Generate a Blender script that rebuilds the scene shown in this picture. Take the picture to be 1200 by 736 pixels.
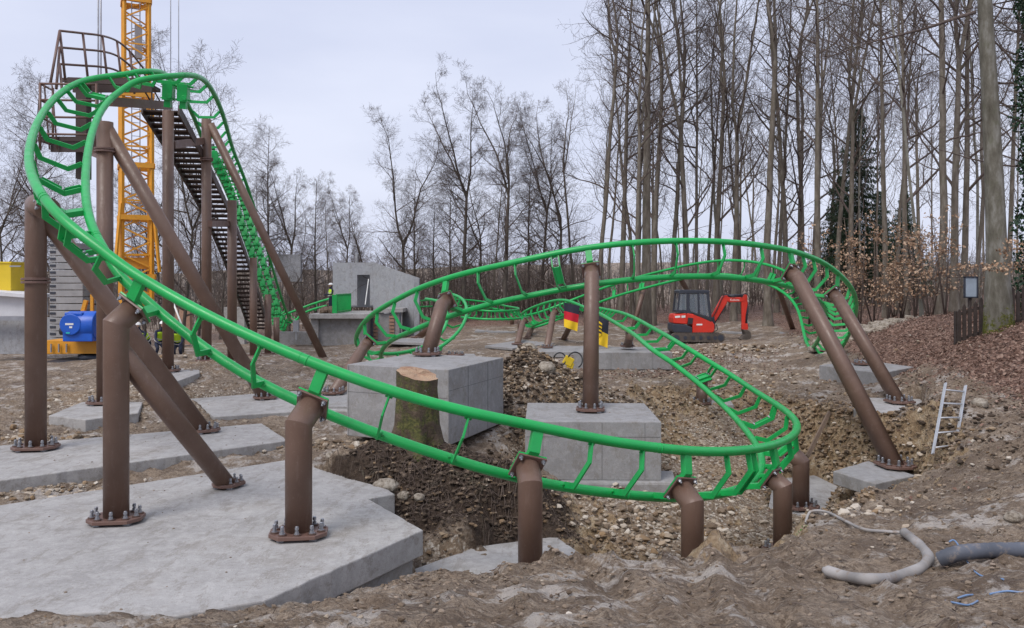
import bpy, math, random
import numpy as np
from mathutils import Vector, Matrix, Euler
R = math.radians
scn = bpy.context.scene
for o in list(bpy.data.objects): bpy.data.objects.remove(o)
# ------------------------------------------------------------ camera
ZC = 2.6
cam_d = bpy.data.cameras.new('camera'); cam = bpy.data.objects.new('camera', cam_d)
scn.collection.objects.link(cam); scn.camera = cam
cam.location = (0, 0, ZC); cam.rotation_euler = (R(90), 0, 0)
cam_d.sensor_width = 36; cam_d.lens = 30.0; cam_d.shift_y = -33 / 1200
cam_d.clip_end = 3000; cam_d.clip_start = .1
# ------------------------------------------------------------ world / light
SUN_EL, SUN_AZ = 52, 215
w = bpy.data.worlds.new('World'); scn.world = w; w.use_nodes = True
nt = w.node_tree; nt.nodes.clear()
sky = nt.nodes.new('ShaderNodeTexSky'); sky.sky_type = 'NISHITA'; sky.sun_disc = False
sky.sun_elevation = R(SUN_EL); sky.sun_rotation = R(SUN_AZ); sky.dust_density = 3; sky.air_density = 1.2
tc = nt.nodes.new('ShaderNodeTexCoord'); mp = nt.nodes.new('ShaderNodeMapping'); mp.inputs['Scale'].default_value = (1.2, 1.2, 4)
nz = nt.nodes.new('ShaderNodeTexNoise'); nz.inputs['Scale'].default_value = 1.6; nz.inputs['Detail'].default_value = 5
cr = nt.nodes.new('ShaderNodeValToRGB')
cr.color_ramp.elements[0].position = .3; cr.color_ramp.elements[0].color = (5.3, 5.65, 7.1, 1)
cr.color_ramp.elements[1].position = .75; cr.color_ramp.elements[1].color = (6.3, 6.6, 7.9, 1)
cr.color_ramp.elements[0].position = .38; cr.color_ramp.elements[1].position = .66
mx = nt.nodes.new('ShaderNodeMixRGB'); mx.inputs[0].default_value = .9
bg = nt.nodes.new('ShaderNodeBackground'); bg.inputs['Strength'].default_value = .111
ow = nt.nodes.new('ShaderNodeOutputWorld')
L = nt.links.new
L(tc.outputs['Generated'], mp.inputs[0]); L(mp.outputs[0], nz.inputs['Vector']); L(nz.outputs['Fac'], cr.inputs[0])
L(sky.outputs[0], mx.inputs[1]); L(cr.outputs[0], mx.inputs[2]); L(mx.outputs[0], bg.inputs[0]); L(bg.outputs[0], ow.inputs[0])
sun_d = bpy.data.lights.new('sun', 'SUN'); sun_d.energy = 1.9; sun_d.angle = R(28); sun_d.color = (1, .95, .90)
sun = bpy.data.objects.new('sun', sun_d); scn.collection.objects.link(sun)
sun.rotation_euler = (R(90 - SUN_EL), 0, R(180 - SUN_AZ))
scn.view_settings.view_transform = 'Standard'; scn.view_settings.look = 'None'
scn.view_settings.exposure = 0.26; scn.view_settings.gamma = 1.0
scn.cycles.use_denoising = True; scn.cycles.max_bounces = 6; scn.cycles.transparent_max_bounces = 4
scn.cycles.use_adaptive_sampling = True; scn.cycles.adaptive_threshold = .015

def P(px, py, Y): return Vector(((px - 600) / 1000 * Y, Y, ZC + (335 - py) / 1000 * Y))
def PZ(px, py, z):                    # point of the plane at height z seen there
    Y = (ZC - z) / ((py - 335) / 1000); return Vector(((px - 600) / 1000 * Y, Y, z))
def PX(p): return 600 + 1000 * p[0] / p[1]
# ------------------------------------------------------------ materials
def mat(name, build):
    m = bpy.data.materials.new(name); m.use_nodes = True
    n = m.node_tree; b = n.nodes['Principled BSDF']; build(n, b); return m
class NG:
    def __init__(s, n): s.n = n; s.tc = None
    def co(s, which='Object', scale=(1, 1, 1)):
        t = s.n.nodes.new('ShaderNodeTexCoord')
        m = s.n.nodes.new('ShaderNodeMapping'); m.inputs['Scale'].default_value = scale
        s.n.links.new(t.outputs[which], m.inputs[0]); return m.outputs[0]
    def noise(s, co, scale, detail=4, rough=.55, out='Fac'):
        t = s.n.nodes.new('ShaderNodeTexNoise'); t.inputs['Scale'].default_value = scale
        t.inputs['Detail'].default_value = detail; t.inputs['Roughness'].default_value = rough
        s.n.links.new(co, t.inputs['Vector']); return t.outputs[out]
    def voro(s, co, scale, out='Distance', feature='F1'):
        t = s.n.nodes.new('ShaderNodeTexVoronoi'); t.inputs['Scale'].default_value = scale; t.feature = feature
        s.n.links.new(co, t.inputs['Vector']); return t.outputs[out]
    def ramp(s, fac, stops):
        t = s.n.nodes.new('ShaderNodeValToRGB'); e = t.color_ramp.elements
        while len(e) < len(stops): e.new(.5)
        for i, (p, c) in enumerate(stops):
            e[i].position = p; e[i].color = (*c, 1) if len(c) == 3 else c
        s.n.links.new(fac, t.inputs[0]); return t.outputs[0]
    def mix(s, f, a, b, mode='MIX'):
        t = s.n.nodes.new('ShaderNodeMixRGB'); t.blend_type = mode
        for i, v in enumerate((f, a, b)):
            if isinstance(v, (int, float)): t.inputs[i].default_value = v
            elif isinstance(v, tuple): t.inputs[i].default_value = (*v, 1)
            else: s.n.links.new(v, t.inputs[i])
        return t.outputs[0]
    def math(s, op, a, b=0.0):
        t = s.n.nodes.new('ShaderNodeMath'); t.operation = op
        for i, v in enumerate((a, b)):
            if isinstance(v, (int, float)): t.inputs[i].default_value = v
            else: s.n.links.new(v, t.inputs[i])
        return t.outputs[0]
    def attr(s, name, out='Color'):
        t = s.n.nodes.new('ShaderNodeAttribute'); t.attribute_name = name; return t.outputs[out]
    def bump(s, b, h, strength=.3, dist=.02):
        t = s.n.nodes.new('ShaderNodeBump'); t.inputs['Strength'].default_value = strength; t.inputs['Distance'].default_value = dist
        s.n.links.new(h, t.inputs['Height']); s.n.links.new(t.outputs[0], b.inputs['Normal'])
def setp(b, rough=.6, metal=0, spec=.5):
    b.inputs['Roughness'].default_value = rough; b.inputs['Metallic'].default_value = metal
    b.inputs['Specular IOR Level'].default_value = spec
def paint(name, col, rough=.45, var=.12, dirt=.25, metal=0, dcol=None, spec=.5, which='Object'):
    def f(n, b):
        g = NG(n); co = g.co(which); setp(b, rough, metal, spec)
        dark = tuple(c * (1 - var) for c in col); lite = tuple(min(1, c * (1 + var)) for c in col)
        c = g.ramp(g.noise(co, 2.3, 5), [(.3, dark), (.7, lite)])
        d = g.ramp(g.noise(co, 9, 6, .7), [(.52, (0, 0, 0)), (.72, (dirt,) * 3)])
        c = g.mix(d, c, dcol or tuple(x * .5 + .06 for x in col))
        n.links.new(c, b.inputs['Base Color'])
        r = g.ramp(g.noise(co, 5, 4), [(.3, (rough - .07,) * 3), (.7, (rough + .1,) * 3)]); n.links.new(r, b.inputs['Roughness'])
        g.bump(b, g.noise(co, 60, 2), .05, .004)
    return mat(name, f)
M = {}
M['green'] = paint('green_paint', (.010, .375, .082), .34, .10, .30, dcol=(.05, .20, .09))
M['brown'] = paint('brown_paint', (.150, .086, .068), .42, .08, .3, dcol=(.12, .085, .07))
def f_post(n, b):
    g = NG(n); co = g.co(); setp(b, .4, 0, .5)
    c = g.ramp(g.noise(co, 2.0, 5), [(.3, (.128, .077, .056)), (.7, (.168, .104, .077))])
    c = g.mix(g.ramp(g.noise(g.co('Object', (1, 1, .18)), 9, 6, .75), [(.56, (0, 0, 0)), (.68, (.45,) * 3)]), c, (.24, .17, .14))
    c = g.mix(g.ramp(g.noise(g.co('Object', (1, 1, 3)), 22, 3, .8), [(.66, (0, 0, 0)), (.70, (.6,) * 3)]), c, (.30, .24, .20))
    sp_ = n.nodes.new('ShaderNodeSeparateXYZ'); n.links.new(g.co(), sp_.inputs[0])
    mk = g.math('ADD', g.math('SUBTRACT', .55, g.math('MULTIPLY', sp_.outputs[2], 1.0)), g.math('MULTIPLY', g.math('SUBTRACT', g.noise(co, 12, 6, .75), .5), 2.2))
    c = g.mix(g.ramp(mk, [(.45, (0, 0, 0)), (.75, (.75,) * 3)]), c, (.27, .205, .15)); n.links.new(c, b.inputs['Base Color'])
    r = g.ramp(g.noise(co, 6, 5, .7), [(.35, (.33,) * 3), (.65, (.58,) * 3)]); n.links.new(r, b.inputs['Roughness']); g.bump(b, g.noise(co, 45, 4), .08, .004)
M['post'] = mat('post_paint', f_post)
M['brown_dark'] = paint('dark_brown_steel', (.055, .033, .028), .55)
M['galv'] = paint('galvanised_steel', (.36, .37, .40), .35, .15, .3, metal=.7)
M['washer'] = paint('washer_paint', (.11, .068, .055), .5)
M['crane_yellow'] = paint('yellow_orange_paint', (.68, .30, .02), .45, .1, .35, dcol=(.2, .12, .05))
M['yellow'] = paint('yellow_paint', (.66, .47, .02), .5, .06, .2)
M['red'] = paint('orange_red_paint', (.62, .034, .018), .38, .08, .3, dcol=(.25, .12, .09))
M['black'] = paint('black_rubber', (.025, .026, .03), .6)
M['charcoal'] = paint('charcoal_paint', (.035, .04, .055), .45)
M['track_mud'] = paint('muddy_crawler_rubber', (.085, .07, .06), .9, .3, .5, dcol=(.2, .165, .135))
M['blue'] = paint('blue_paint', (.01, .095, .50), .35, .1, .15)
M['alu'] = paint('aluminium', (.55, .56, .58), .38, .1, .2, metal=.55)
M['grey_panel'] = paint('pale_grey_panel', (.36, .37, .39), .6, .05, .3)
M['white_panel'] = paint('off_white_panel', (.62, .62, .64), .6, .06, .3)
M['navy'] = paint('navy_cloth', (.02, .025, .05), .9)
M['hivis'] = paint('hi_vis_cloth', (.55, .82, .04), .8, .05, .05)
M['reflective'] = paint('reflective_tape', (.6, .6, .6), .4)
M['skin'] = paint('skin', (.50, .28, .2), .55, .05, 0)
M['white'] = paint('white_plastic', (.75, .75, .73), .4)
M['green_helmet'] = paint('green_plastic', (.02, .3, .14), .4)
M['cord_blue'] = paint('blue_cord', (.16, .26, .44), .6, .2, .6, dcol=(.25, .21, .18))
M['flag_black'] = paint('black_cloth', (.025, .027, .045), .85, which='Generated')
M['flag_red'] = paint('red_cloth', (.55, .012, .03), .85)
M['flag_gold'] = paint('gold_cloth', (.85, .55, .02), .85)
M['orange_paint'] = paint('orange_marking', (.75, .22, .04), .7)
M['wood_dark'] = paint('dark_weathered_wood', (.045, .032, .027), .85, .35, .4)
M['plank'] = paint('muddy_timber', (.17, .12, .085), .9, .3, .5)
M['brick'] = paint('brick_clay', (.33, .2, .14), .85, .2, .4)
M['concrete_white'] = paint('ballast_concrete', (.30, .30, .305), .85, .12, .35)
def f_glass(n, b):
    setp(b, .05, 0, .6); b.inputs['Base Color'].default_value = (.30, .35, .40, 1); b.inputs['Alpha'].default_value = .28  # pale blue base colour stands in for sky reflected in the panes
M['glass'] = mat('cab_glass', f_glass)
def concrete(name, c0, c1, stain=.35, seams=False):
    def f(n, b):
        g = NG(n); co = g.co(); setp(b, .88)
        c = g.ramp(g.noise(co, 1.1, 6, .62), [(.28, c0), (.72, c1)])
        c = g.mix(g.ramp(g.noise(co, 3.2, 6, .7), [(.50, (0, 0, 0)), (.75, (stain,) * 3)]), c, (.16, .145, .125))
        c = g.mix(g.ramp(g.noise(co, .8, 3), [(.58, (0, 0, 0)), (.70, (.35,) * 3)]), c, (.23, .20, .165))
        c = g.mix(g.ramp(g.noise(co, 55, 3, .8), [(.60, (0, 0, 0)), (.70, (.5,) * 3)]), c, tuple(x * .55 for x in c0))
        c = g.mix(g.ramp(g.noise(co, 22, 5, .75), [(.54, (0, 0, 0)), (.70, (.6,) * 3)]), c, (.22, .19, .155))
        c = g.mix(g.ramp(g.noise(co, 6, 6, .75), [(.40, (.35,) * 3), (.52, (0, 0, 0))]), c, tuple(min(1, x * 1.25) for x in c1))
        c = g.mix(g.ramp(g.noise(g.co('Object', (1.6, .5, 1)), 2.6, 7, .78), [(.54, (0, 0, 0)), (.60, (.42,) * 3), (.66, (.1,) * 3)]), c, (.17, .145, .115))
        c = g.mix(g.ramp(g.noise(co, 90, 2, .8), [(.30, (.5,) * 3), (.42, (0, 0, 0))]), c, tuple(x * .5 for x in c0))
        c = g.mix(g.ramp(g.voro(co, 26), [(.05, (.75,) * 3), (.11, (0, 0, 0))]), c, tuple(x * .4 for x in c0))
        n.links.new(c, b.inputs['Base Color'])
        h = g.math('ADD', g.math('MULTIPLY', g.noise(co, 4, 5), 2.0), g.noise(co, 60, 4))
        g.bump(b, h, .35, .012)
    return mat(name, f)
M['slab'] = concrete('slab_concrete', (.285, .275, .268), (.405, .395, .385), .45)
M['block'] = concrete('cast_block_concrete', (.225, .222, .222), (.32, .315, .315), .3)
M['wall'] = concrete('wall_concrete', (.29, .30, .32), (.36, .37, .39), .15)
def f_seam(n, b): setp(b, .95); b.inputs['Base Color'].default_value = (.09, .088, .09, 1)
M['seam'] = mat('dark_form_seam', f_seam)
# ------------------------------------------------------------ mesh builder
class MB:
    def __init__(s): s.v = []; s.f = []; s.m = []; s.sm = []
    def add(s, vs, fs, mi=0, smooth=False):
        o = len(s.v); s.v += [tuple(v) for v in vs]
        s.f += [tuple(i + o for i in f) for f in fs]; s.m += [mi] * len(fs); s.sm += [smooth] * len(fs); return s
    def box(s, c, size, rot=None, mi=0):
        c = Vector(c); h = Vector(size) / 2
        vs = [Vector((x * h.x, y * h.y, z * h.z)) for x in (-1, 1) for y in (-1, 1) for z in (-1, 1)]
        if rot is not None: vs = [rot @ v for v in vs]
        return s.add([v + c for v in vs], [(0, 1, 3, 2), (4, 6, 7, 5), (0, 4, 5, 1), (2, 3, 7, 6), (0, 2, 6, 4), (1, 5, 7, 3)], mi)
    def bar(s, a, b, wx, wy, up=(0, 0, 1), mi=0):      # box between two points
        a = Vector(a); b = Vector(b); d = (b - a); l = d.length; d.normalize()
        x = d.cross(Vector(up));
        if x.length < 1e-4: x = d.cross(Vector((1, 0, 0)))
        x.normalize(); y = x.cross(d); return s.box((a + b) / 2, (wx, l, wy), Matrix((x, d, y)).transposed(), mi)
    def tube(s, pts, r, n=8, mi=0, caps=True, smooth=True):
        pts = [Vector(p) for p in pts]; k = len(pts); rs = r if hasattr(r, '__len__') else [r] * k
        T = [(pts[min(i + 1, k - 1)] - pts[max(i - 1, 0)]).normalized() for i in range(k)]
        u = T[0].orthogonal().normalized(); vs = []
        for i in range(k):
            u = (u - T[i] * u.dot(T[i])); u.normalize(); w_ = T[i].cross(u)
            f = 1.0
            if 0 < i < k - 1:
                c = (pts[i] - pts[i - 1]).normalized().dot(T[i]); f = 1
            for j in range(n):
                a = 2 * math.pi * j / n; vs.append(pts[i] + (u * math.cos(a) + w_ * math.sin(a)) * rs[i] * f)
        fs = [(i * n + j, i * n + (j + 1) % n, (i + 1) * n + (j + 1) % n, (i + 1) * n + j) for i in range(k - 1) for j in range(n)]
        s.add(vs, fs, mi, smooth)
        if caps:
            o = len(s.v) - len(vs); s.f += [tuple(o + j for j in range(n))[::-1], tuple(o + (k - 1) * n + j for j in range(n))]; s.m += [mi] * 2; s.sm += [False] * 2
        return s
    def prism(s, poly, z0, z1, mi=0):
        n = len(poly); A = sum(poly[i][0] * poly[(i + 1) % n][1] - poly[(i + 1) % n][0] * poly[i][1] for i in range(n))
        if A < 0: poly = poly[::-1]
        vs = [(p[0], p[1], z0) for p in poly] + [(p[0], p[1], z1) for p in poly]
        return s.add(vs, [tuple(range(n))[::-1], tuple(range(n, 2 * n))] + [(i, (i + 1) % n, n + (i + 1) % n, n + i) for i in range(n)], mi)
    def extrude(s, poly, ax, t0, t1, mi=0):            # poly of 3D points, pushed along ax from t0 to t1
        ax = Vector(ax); n = len(poly); poly = [Vector(p) for p in poly]
        nn = Vector((0, 0, 0))
        for i in range(n): nn += poly[i].cross(poly[(i + 1) % n])
        if nn.dot(ax) * (t1 - t0) < 0: poly = poly[::-1]
        vs = [p + ax * t0 for p in poly] + [p + ax * t1 for p in poly]
        return s.add(vs, [tuple(range(n))[::-1], tuple(range(n, 2 * n))] + [(i, (i + 1) % n, n + (i + 1) % n, n + i) for i in range(n)], mi)
    def blob(s, c, r, sub=1, rnd=.2, sq=(1, 1, 1), mi=0, rng=random, smooth=False):
        V, F = ICO[sub]; q = Euler((rng.random() * 6, rng.random() * 6, rng.random() * 6)).to_matrix()
        vs = []
        for v in V:
            p = q @ (v * (r * (1 + rng.uniform(-rnd, rnd)))); vs.append((c[0] + p.x * sq[0], c[1] + p.y * sq[1], c[2] + p.z * sq[2]))
        return s.add(vs, F, mi, smooth)
    def build(s, name, mats, parent=None, bevel=0, xf=None):
        me = bpy.data.meshes.new(name); o = bpy.data.objects.new(name, me)
        off = Vector(parent_world(parent)) if parent else Vector((0, 0, 0))
        me.from_pydata([(v[0] - off[0], v[1] - off[1], v[2] - off[2]) for v in s.v], [], s.f)
        for m_ in (mats if isinstance(mats, (list, tuple)) else [mats]): me.materials.append(m_)
        me.polygons.foreach_set('material_index', s.m); me.polygons.foreach_set('use_smooth', s.sm); me.update()
        scn.collection.objects.link(o)
        if parent: o.parent = parent
        if bevel:
            md = o.modifiers.new('bevel', 'BEVEL'); md.width = bevel; md.segments = 2; md.limit_method = 'ANGLE'; md.angle_limit = R(35)
        return o
def parent_world(p):
    v = Vector((0, 0, 0))
    while p: v = v + Vector(p.location); p = p.parent
    return v
def ico(sub):
    import bmesh
    b = bmesh.new(); bmesh.ops.create_icosphere(b, subdivisions=sub, radius=1)
    V = [v.co.copy() for v in b.verts]; F = [tuple(v.index for v in f.verts) for f in b.faces]; b.free(); return V, F
ICO = {1: ico(1), 2: ico(2), 3: ico(3)}
def tag(o, label=None, cat=None, group=None, kind=None):
    if label: o['label'] = label
    if cat: o['category'] = cat
    if group: o['group'] = group
    if kind: o['kind'] = kind
    return o
def thing(name, loc, label, cat, group=None, rz=0):
    o = bpy.data.objects.new(name, None); scn.collection.objects.link(o); o.location = loc; o.rotation_euler.z = rz
    o.empty_display_size = .2; return tag(o, label, cat, group)
def put(o, parent, loc=(0, 0, 0), rot=None):           # a copy of a part placed under a parent
    c = o.copy(); scn.collection.objects.link(c); c.parent = parent; c.location = loc
    if rot is not None: c.rotation_euler = rot
    return c
def smooth_path(pts, k=6):
    pts = [Vector(p) for p in pts]; out = []
    for i in range(len(pts) - 1):
        p0 = pts[max(i - 1, 0)]; p1 = pts[i]; p2 = pts[i + 1]; p3 = pts[min(i + 2, len(pts) - 1)]
        for j in range(k):
            t = j / k; out.append(.5 * ((2 * p1) + (p2 - p0) * t + (2 * p0 - 5 * p1 + 4 * p2 - p3) * t * t + (3 * p1 - p0 - 3 * p2 + p3) * t ** 3))
    return out + [pts[-1]]
# ------------------------------------------------------------ terrain
rs = np.random.RandomState(7)
def vnoise(x, y, seed=0):
    tab = np.random.RandomState(seed).rand(256, 256)
    xi = np.floor(x).astype(int); yi = np.floor(y).astype(int); fx = x - xi; fy = y - yi
    fx = fx * fx * (3 - 2 * fx); fy = fy * fy * (3 - 2 * fy)
    a = tab[xi & 255, yi & 255]; b = tab[(xi + 1) & 255, yi & 255]; c = tab[xi & 255, (yi + 1) & 255]; d = tab[(xi + 1) & 255, (yi + 1) & 255]
    return (a * (1 - fx) + b * fx) * (1 - fy) + (c * (1 - fx) + d * fx) * fy - .5
def fbm(x, y, f, octs, seed=0, gain=.5):
    s = 0; a = 1
    for k in range(octs): s = s + a * vnoise(x * f + k * 17.3, y * f + k * 9.1, seed + k); f *= 2.03; a *= gain
    return s
CP = np.array([(0, -6, 1.3), (0, 2, .85), (-5, 3, .5), (5, 3, .75), (-5, 7.7, -.50), (-3.5, 8.0, -.52), (-7, 7.6, -.5), (-3.1, 8.0, -.56), (-1.5, 8.2, -.42), (-1.0, 9.4, -.6), (-1.9, 9.5, -.93), (-1.3, 10.3, -1.1), (-2.65, 8.6, -.64), (.3, 8.6, -.38), (1.6, 9.0, -.43),
    (2.6, 9.8, -.50), (4.4, 11, -.47), (5.5, 12.2, -.56), (6.4, 13.0, -.5), (3.6, 7.5, -.2), (5, 9, -.28), (7, 9, -.1), (9, 10, .15), (7.5, 13, -.2), (9.5, 14.5, .05), (9.8, 18, .1),
    (8.6, 20.5, -.3), (10.3, 27, -.52), (11.6, 28.3, -.5), (12.8, 29.0, -.35), (11.2, 26.2, -.48), (9.6, 25, -.4), (-8, 12, -.72), (-8, 14.6, -.50), (-5, 15.9, -.58), (-11, 9, -.7), (-8, 18.3, -.40), (-13, 20, -.35), (-6, 22, -.38), (-10, 24.5, -.12), (-9, 27.5, -.06), (-3, 20, -.5), (0, 19, -.45), (0, 26, -.5), (3, 28, -.5),
    (6, 27, -.45), (9, 26, -.35), (10, 23, -.25), (-10, 31, -.2), (-16, 40, -.7), (-8, 45, -.9), (-14, 55, -1.1), (0, 45, -.45), (8, 46, -.46), (11, 46, -.46), (12, 36, -.1),
    (12, 20, .6), (12.9, 25, .75), (14.8, 30, .75), (16.3, 38, .8), (12.8, 22, 1.2), (8.6, 13.5, .3), (7.2, 11, .1), (5.5, 8.5, -.1), (20, 30, 1.8), (30, 25, 2.6),
    (20, 14, 1.6), (0, 58, .1), (10, 58, .15), (20, 58, .8), (-20, 62, -1.1), (0, 80, .4), (30, 80, 1.2), (-40, 80, -1.3), (-30, 30, -.9), (-20, 5, .2), (20, 0, 1.6)], float)
def _tps():
    x = CP[:, 0] / 10; y = CP[:, 1] / 10; n = len(CP)
    d2 = (x[:, None] - x) ** 2 + (y[:, None] - y) ** 2; K = .5 * d2 * np.log(d2 + 1e-9) + np.eye(n) * .002
    A = np.zeros((n + 3, n + 3)); A[:n, :n] = K; A[:n, n] = 1; A[:n, n + 1] = x; A[:n, n + 2] = y; A[n:, :n] = A[:n, n:].T
    return np.linalg.solve(A, np.r_[CP[:, 2], 0, 0, 0])
TW = _tps()
def base_h(x, y):
    x = np.clip(x, -45, 45) / 10; y = np.clip(y, -8, 85) / 10; z = TW[-3] + TW[-2] * x + TW[-1] * y
    for i, c in enumerate(CP):
        d2 = (x - c[0] / 10) ** 2 + (y - c[1] / 10) ** 2; z = z + TW[i] * .5 * d2 * np.log(d2 + 1e-9)
    return z
def pz(z, *pts): return [PZ(a, b, z) for a, b in pts]
FS = pz(-.64, (496, 621), (431.6, 584.5), (463, 579), (455, 573.5), (373, 549), (338, 538.5), (0, 592)) + [(-11, 12.2)] + pz(-.64, (-160, 738), (0, 724), (120, 717), (205, 722), (311, 703))
S2 = pz(-.45, (338, 516), (307, 496), (0, 522)) + [(-12.5, 16.6), (-11.5, 12.9)] + pz(-.45, (0, 563))
S3 = pz(-.34, (251, 488.5), (219, 467.5), (302, 461), (395, 455)) + [(-2.95, 21.8), (-2.85, 20.1)] + pz(-.34, (348, 482))
S4 = pz(-.2, (57, 487), (96, 471), (167, 471), (162, 484), (100, 492))
CUT = [(FS, -.70), (S2, -.52), (S3, -.42), (S4, -.32), (pz(-1.38, (480, 668), (560, 640), (652, 628.5), (698, 661), (640, 684), (500, 700)), -1.43),
    (pz(-1.05, (976, 552), (1017, 540), (1073, 557), (1026, 567)), -1.3), (pz(-1.93, (900, 600), (905, 563), (955, 558), (990, 575), (960, 612)), -1.95), (pz(-.32, (1000, 480), (1012, 466), (1080, 468), (1092, 482), (1040, 490)), -.36)]
PIT = np.array([(-1.45, 11.0), (-1.0, 10.45), (-.2, 10.15), (.6, 9.95), (2.0, 10.2), (3.3, 10.75), (4.3, 11.9), (5.2, 13.0), (6.2, 13.9), (7.4, 14.6), (8.2, 15.7), (8.3, 17.2), (7.9, 18.2), (8.1, 19.4), (7.9, 20.6), (7.6, 22.2), (7.2, 24), (6.6, 25.4), (4.9, 25.6),
    (3.7, 23.2), (3.4, 20.6), (2.9, 19.8), (.2, 19.7), (-.25, 18.2), (-.15, 16.2), (.6, 15.1), (.9, 14.6), (.6, 13.9), (-.4, 13.45), (-1.7, 13.2), (-1.75, 12.9), (-1.5, 12.3)])
def pit_sd(x, y):                                        # + inside
    d = np.full(x.shape, 1e9); ins = np.zeros(x.shape, bool); n = len(PIT)
    for i in range(n):
        a = PIT[i]; b = PIT[(i + 1) % n]; e = b - a
        t = np.clip(((x - a[0]) * e[0] + (y - a[1]) * e[1]) / (e @ e), 0, 1)
        d = np.minimum(d, np.hypot(x - a[0] - t * e[0], y - a[1] - t * e[1]))
        c = ((a[1] > y) != (b[1] > y)) & (x < (b[0] - a[0]) * (y - a[1]) / (b[1] - a[1] + 1e-12) + a[0]); ins ^= c
    return np.where(ins, d, -d)
FL = [(0, 12.6, -1.42), (2, 12.5, -1.75), (4, 14, -1.85), (5.5, 15.5, -1.9), (5.8, 17.6, -1.92), (7, 17, -1.5), (7, 20.5, -1.75), (3.4, 17, -1.35), (1.5, 16, -1.22), (1.5, 19.3, -1.0), (4.5, 20, -1.35), (5.5, 24, -.78), (6.5, 23, -1.0), (0, 17, -1.1)]
def floor_h(x, y):
    s = 0; wt = 0
    for a, b, c in FL:
        w_ = 1 / ((x - a) ** 2 + (y - b) ** 2 + .25) ** 1.6; s = s + w_ * c; wt = wt + w_
    return s / wt
MOUNDS = [(-1.5, 14.55, .72, 1.7, .85), (.0, 13.95, .33, .9, .5), (-2.9, 14.9, .25, .6, .5), (.35, 20.9, 1.25, .95, 1.1), (1.6, 21.3, .72, 1.2, .9), (.9, 19.9, .5, .9, .5), (9.4, 38, .38, 1.4, 1.0), (8.0, 27.2, .28, 1.8, .8), (6.0, 29, .15, 1.5, 1),
    (8.3, 14.6, .3, .7, .8), (8.9, 17.3, .18, .6, 1.2), (-9.5, 27, .3, 1.6, 1.0), (-7.0, 20.6, .12, 1.8, .7), (3.2, 23.6, .25, .7, .7), (3.6, 34.5, .5, 1.6, 1.1), (15.5, 33, .4, 1.8, 1.4), (-6.5, 30, .25, 1.6, .8), (-12.5, 31, .3, 2.5, 1.5), (-3.3, 27.5, -.35, 1.2, .5), (10.2, 33, -.25, 1.5, .6)]
def ground_np(x, y, detail=True):
    x = np.asarray(x, float); y = np.asarray(y, float)
    cut_ = None; z = base_h(x, y); m = np.zeros_like(z)
    for a, b, h, rx, ry in MOUNDS: m = m + h * np.exp(-((x - a) / rx) ** 2 - ((y - b) / ry) ** 2)
    z = z + m
    xw = x + fbm(x, y, .7, 3, 31) * .5; yw = y + fbm(x, y, .7, 3, 41) * .5
    sd = pit_sd(xw, yw); t = np.clip((sd + .15) / .85, 0, 1); t = t * t * (3 - 2 * t)
    z = z - t * np.maximum(z - floor_h(x, y), 0)
    for poly, top in CUT:
        q = np.array([(p[0], p[1]) for p in poly]); 
        near_ = (x > q[:, 0].min() - .3) & (x < q[:, 0].max() + .3) & (y > q[:, 1].min() - .3) & (y < q[:, 1].max() + .3)
        if near_.any():
            ins = np.zeros(x.shape, bool)
            for i in range(len(q)):
                a = q[i]; b = q[(i + 1) % len(q)]
                ins ^= ((a[1] > y) != (b[1] > y)) & (x < (b[0] - a[0]) * (y - a[1]) / (b[1] - a[1] + 1e-12) + a[0])
            cut_ = ins if cut_ is None else (cut_ | ins); z = np.where(ins, np.minimum(z, top), z)
    far = 1 / (1 + np.maximum(y - 30, 0) / 30)
    rough = .085 + .5 * np.clip(m, 0, .5) + .42 * np.where((sd > -.2) & (sd < .9), 1, 0)
    z = z + (np.abs(fbm(x, y, 2.1, 3, 91)) - .12) * .20 * np.where((sd > -.2) & (sd < 1.0) & (y > 12.5), 1, 0) * np.clip(sd + .2, 0, .5) * 2
    z = z + fbm(x, y, .35, 2, 3) * .10 + fbm(x, y, 1.3, 3, 5) * rough * .8
    if detail: z = z + (fbm(x, y, 5.0, 3, 11, .6) * (.075 + rough * .17)) * far + (fbm(x, y, 11.0, 2, 61, .6) * .04) * far
    if cut_ is not None:
        for poly, top in CUT: pass
        z = np.where(cut_, z - .12, z)
    # ruts left by tyres in the near mud
    rr = np.clip(1.6 - np.abs(y - 8.3) / 2.0, 0, 1) * np.clip((x + 1.2) / 1.0, 0, 1) * np.clip((6 - x) / 1.5, 0, 1)
    for k, (cx, wd) in enumerate(((1.9, .16), (2.45, .2), (.9, .16), (-.3, .18), (3.1, .15))):
        dx = x - (cx + (y - 9) * .18 * (1 if k < 2 else -.6)); z = z - rr * .075 * np.exp(-(dx / wd) ** 2) + rr * .05 * np.exp(-((dx - .3) / .12) ** 2)
    return z, sd, m
def gz(x, y): return float(ground_np(np.array([x]), np.array([y]))[0][0])
def axis(a, b, st, lo, hi, g=1.07):
    c = list(np.arange(a, b, st)); s = st; v = c[-1]
    while v < hi: s *= g; v += s; c.append(v)
    s = st; v = c[0]; pre = []
    while v > lo: s *= g; v -= s; pre.append(v)
    return np.array(pre[::-1] + c)
gx = axis(-9, 11, .07, -420, 420, 1.035); gy = axis(5.5, 27, .07, -25, 620, 1.02)
X_, Y_ = np.meshgrid(gx, gy)
Zg, SD, MM = ground_np(X_, Y_)
rr_ = np.hypot(X_, Y_); hill = np.clip((rr_ - 110) / 250, 0, 1); Zg = Zg + hill ** 1.3 * (9 + 8 * fbm(X_, Y_, .006, 3, 77)) * np.clip((Y_ + 50) / 100, 0, 1)
nx, ny = len(gx), len(gy)
me = bpy.data.meshes.new('ground')
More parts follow.
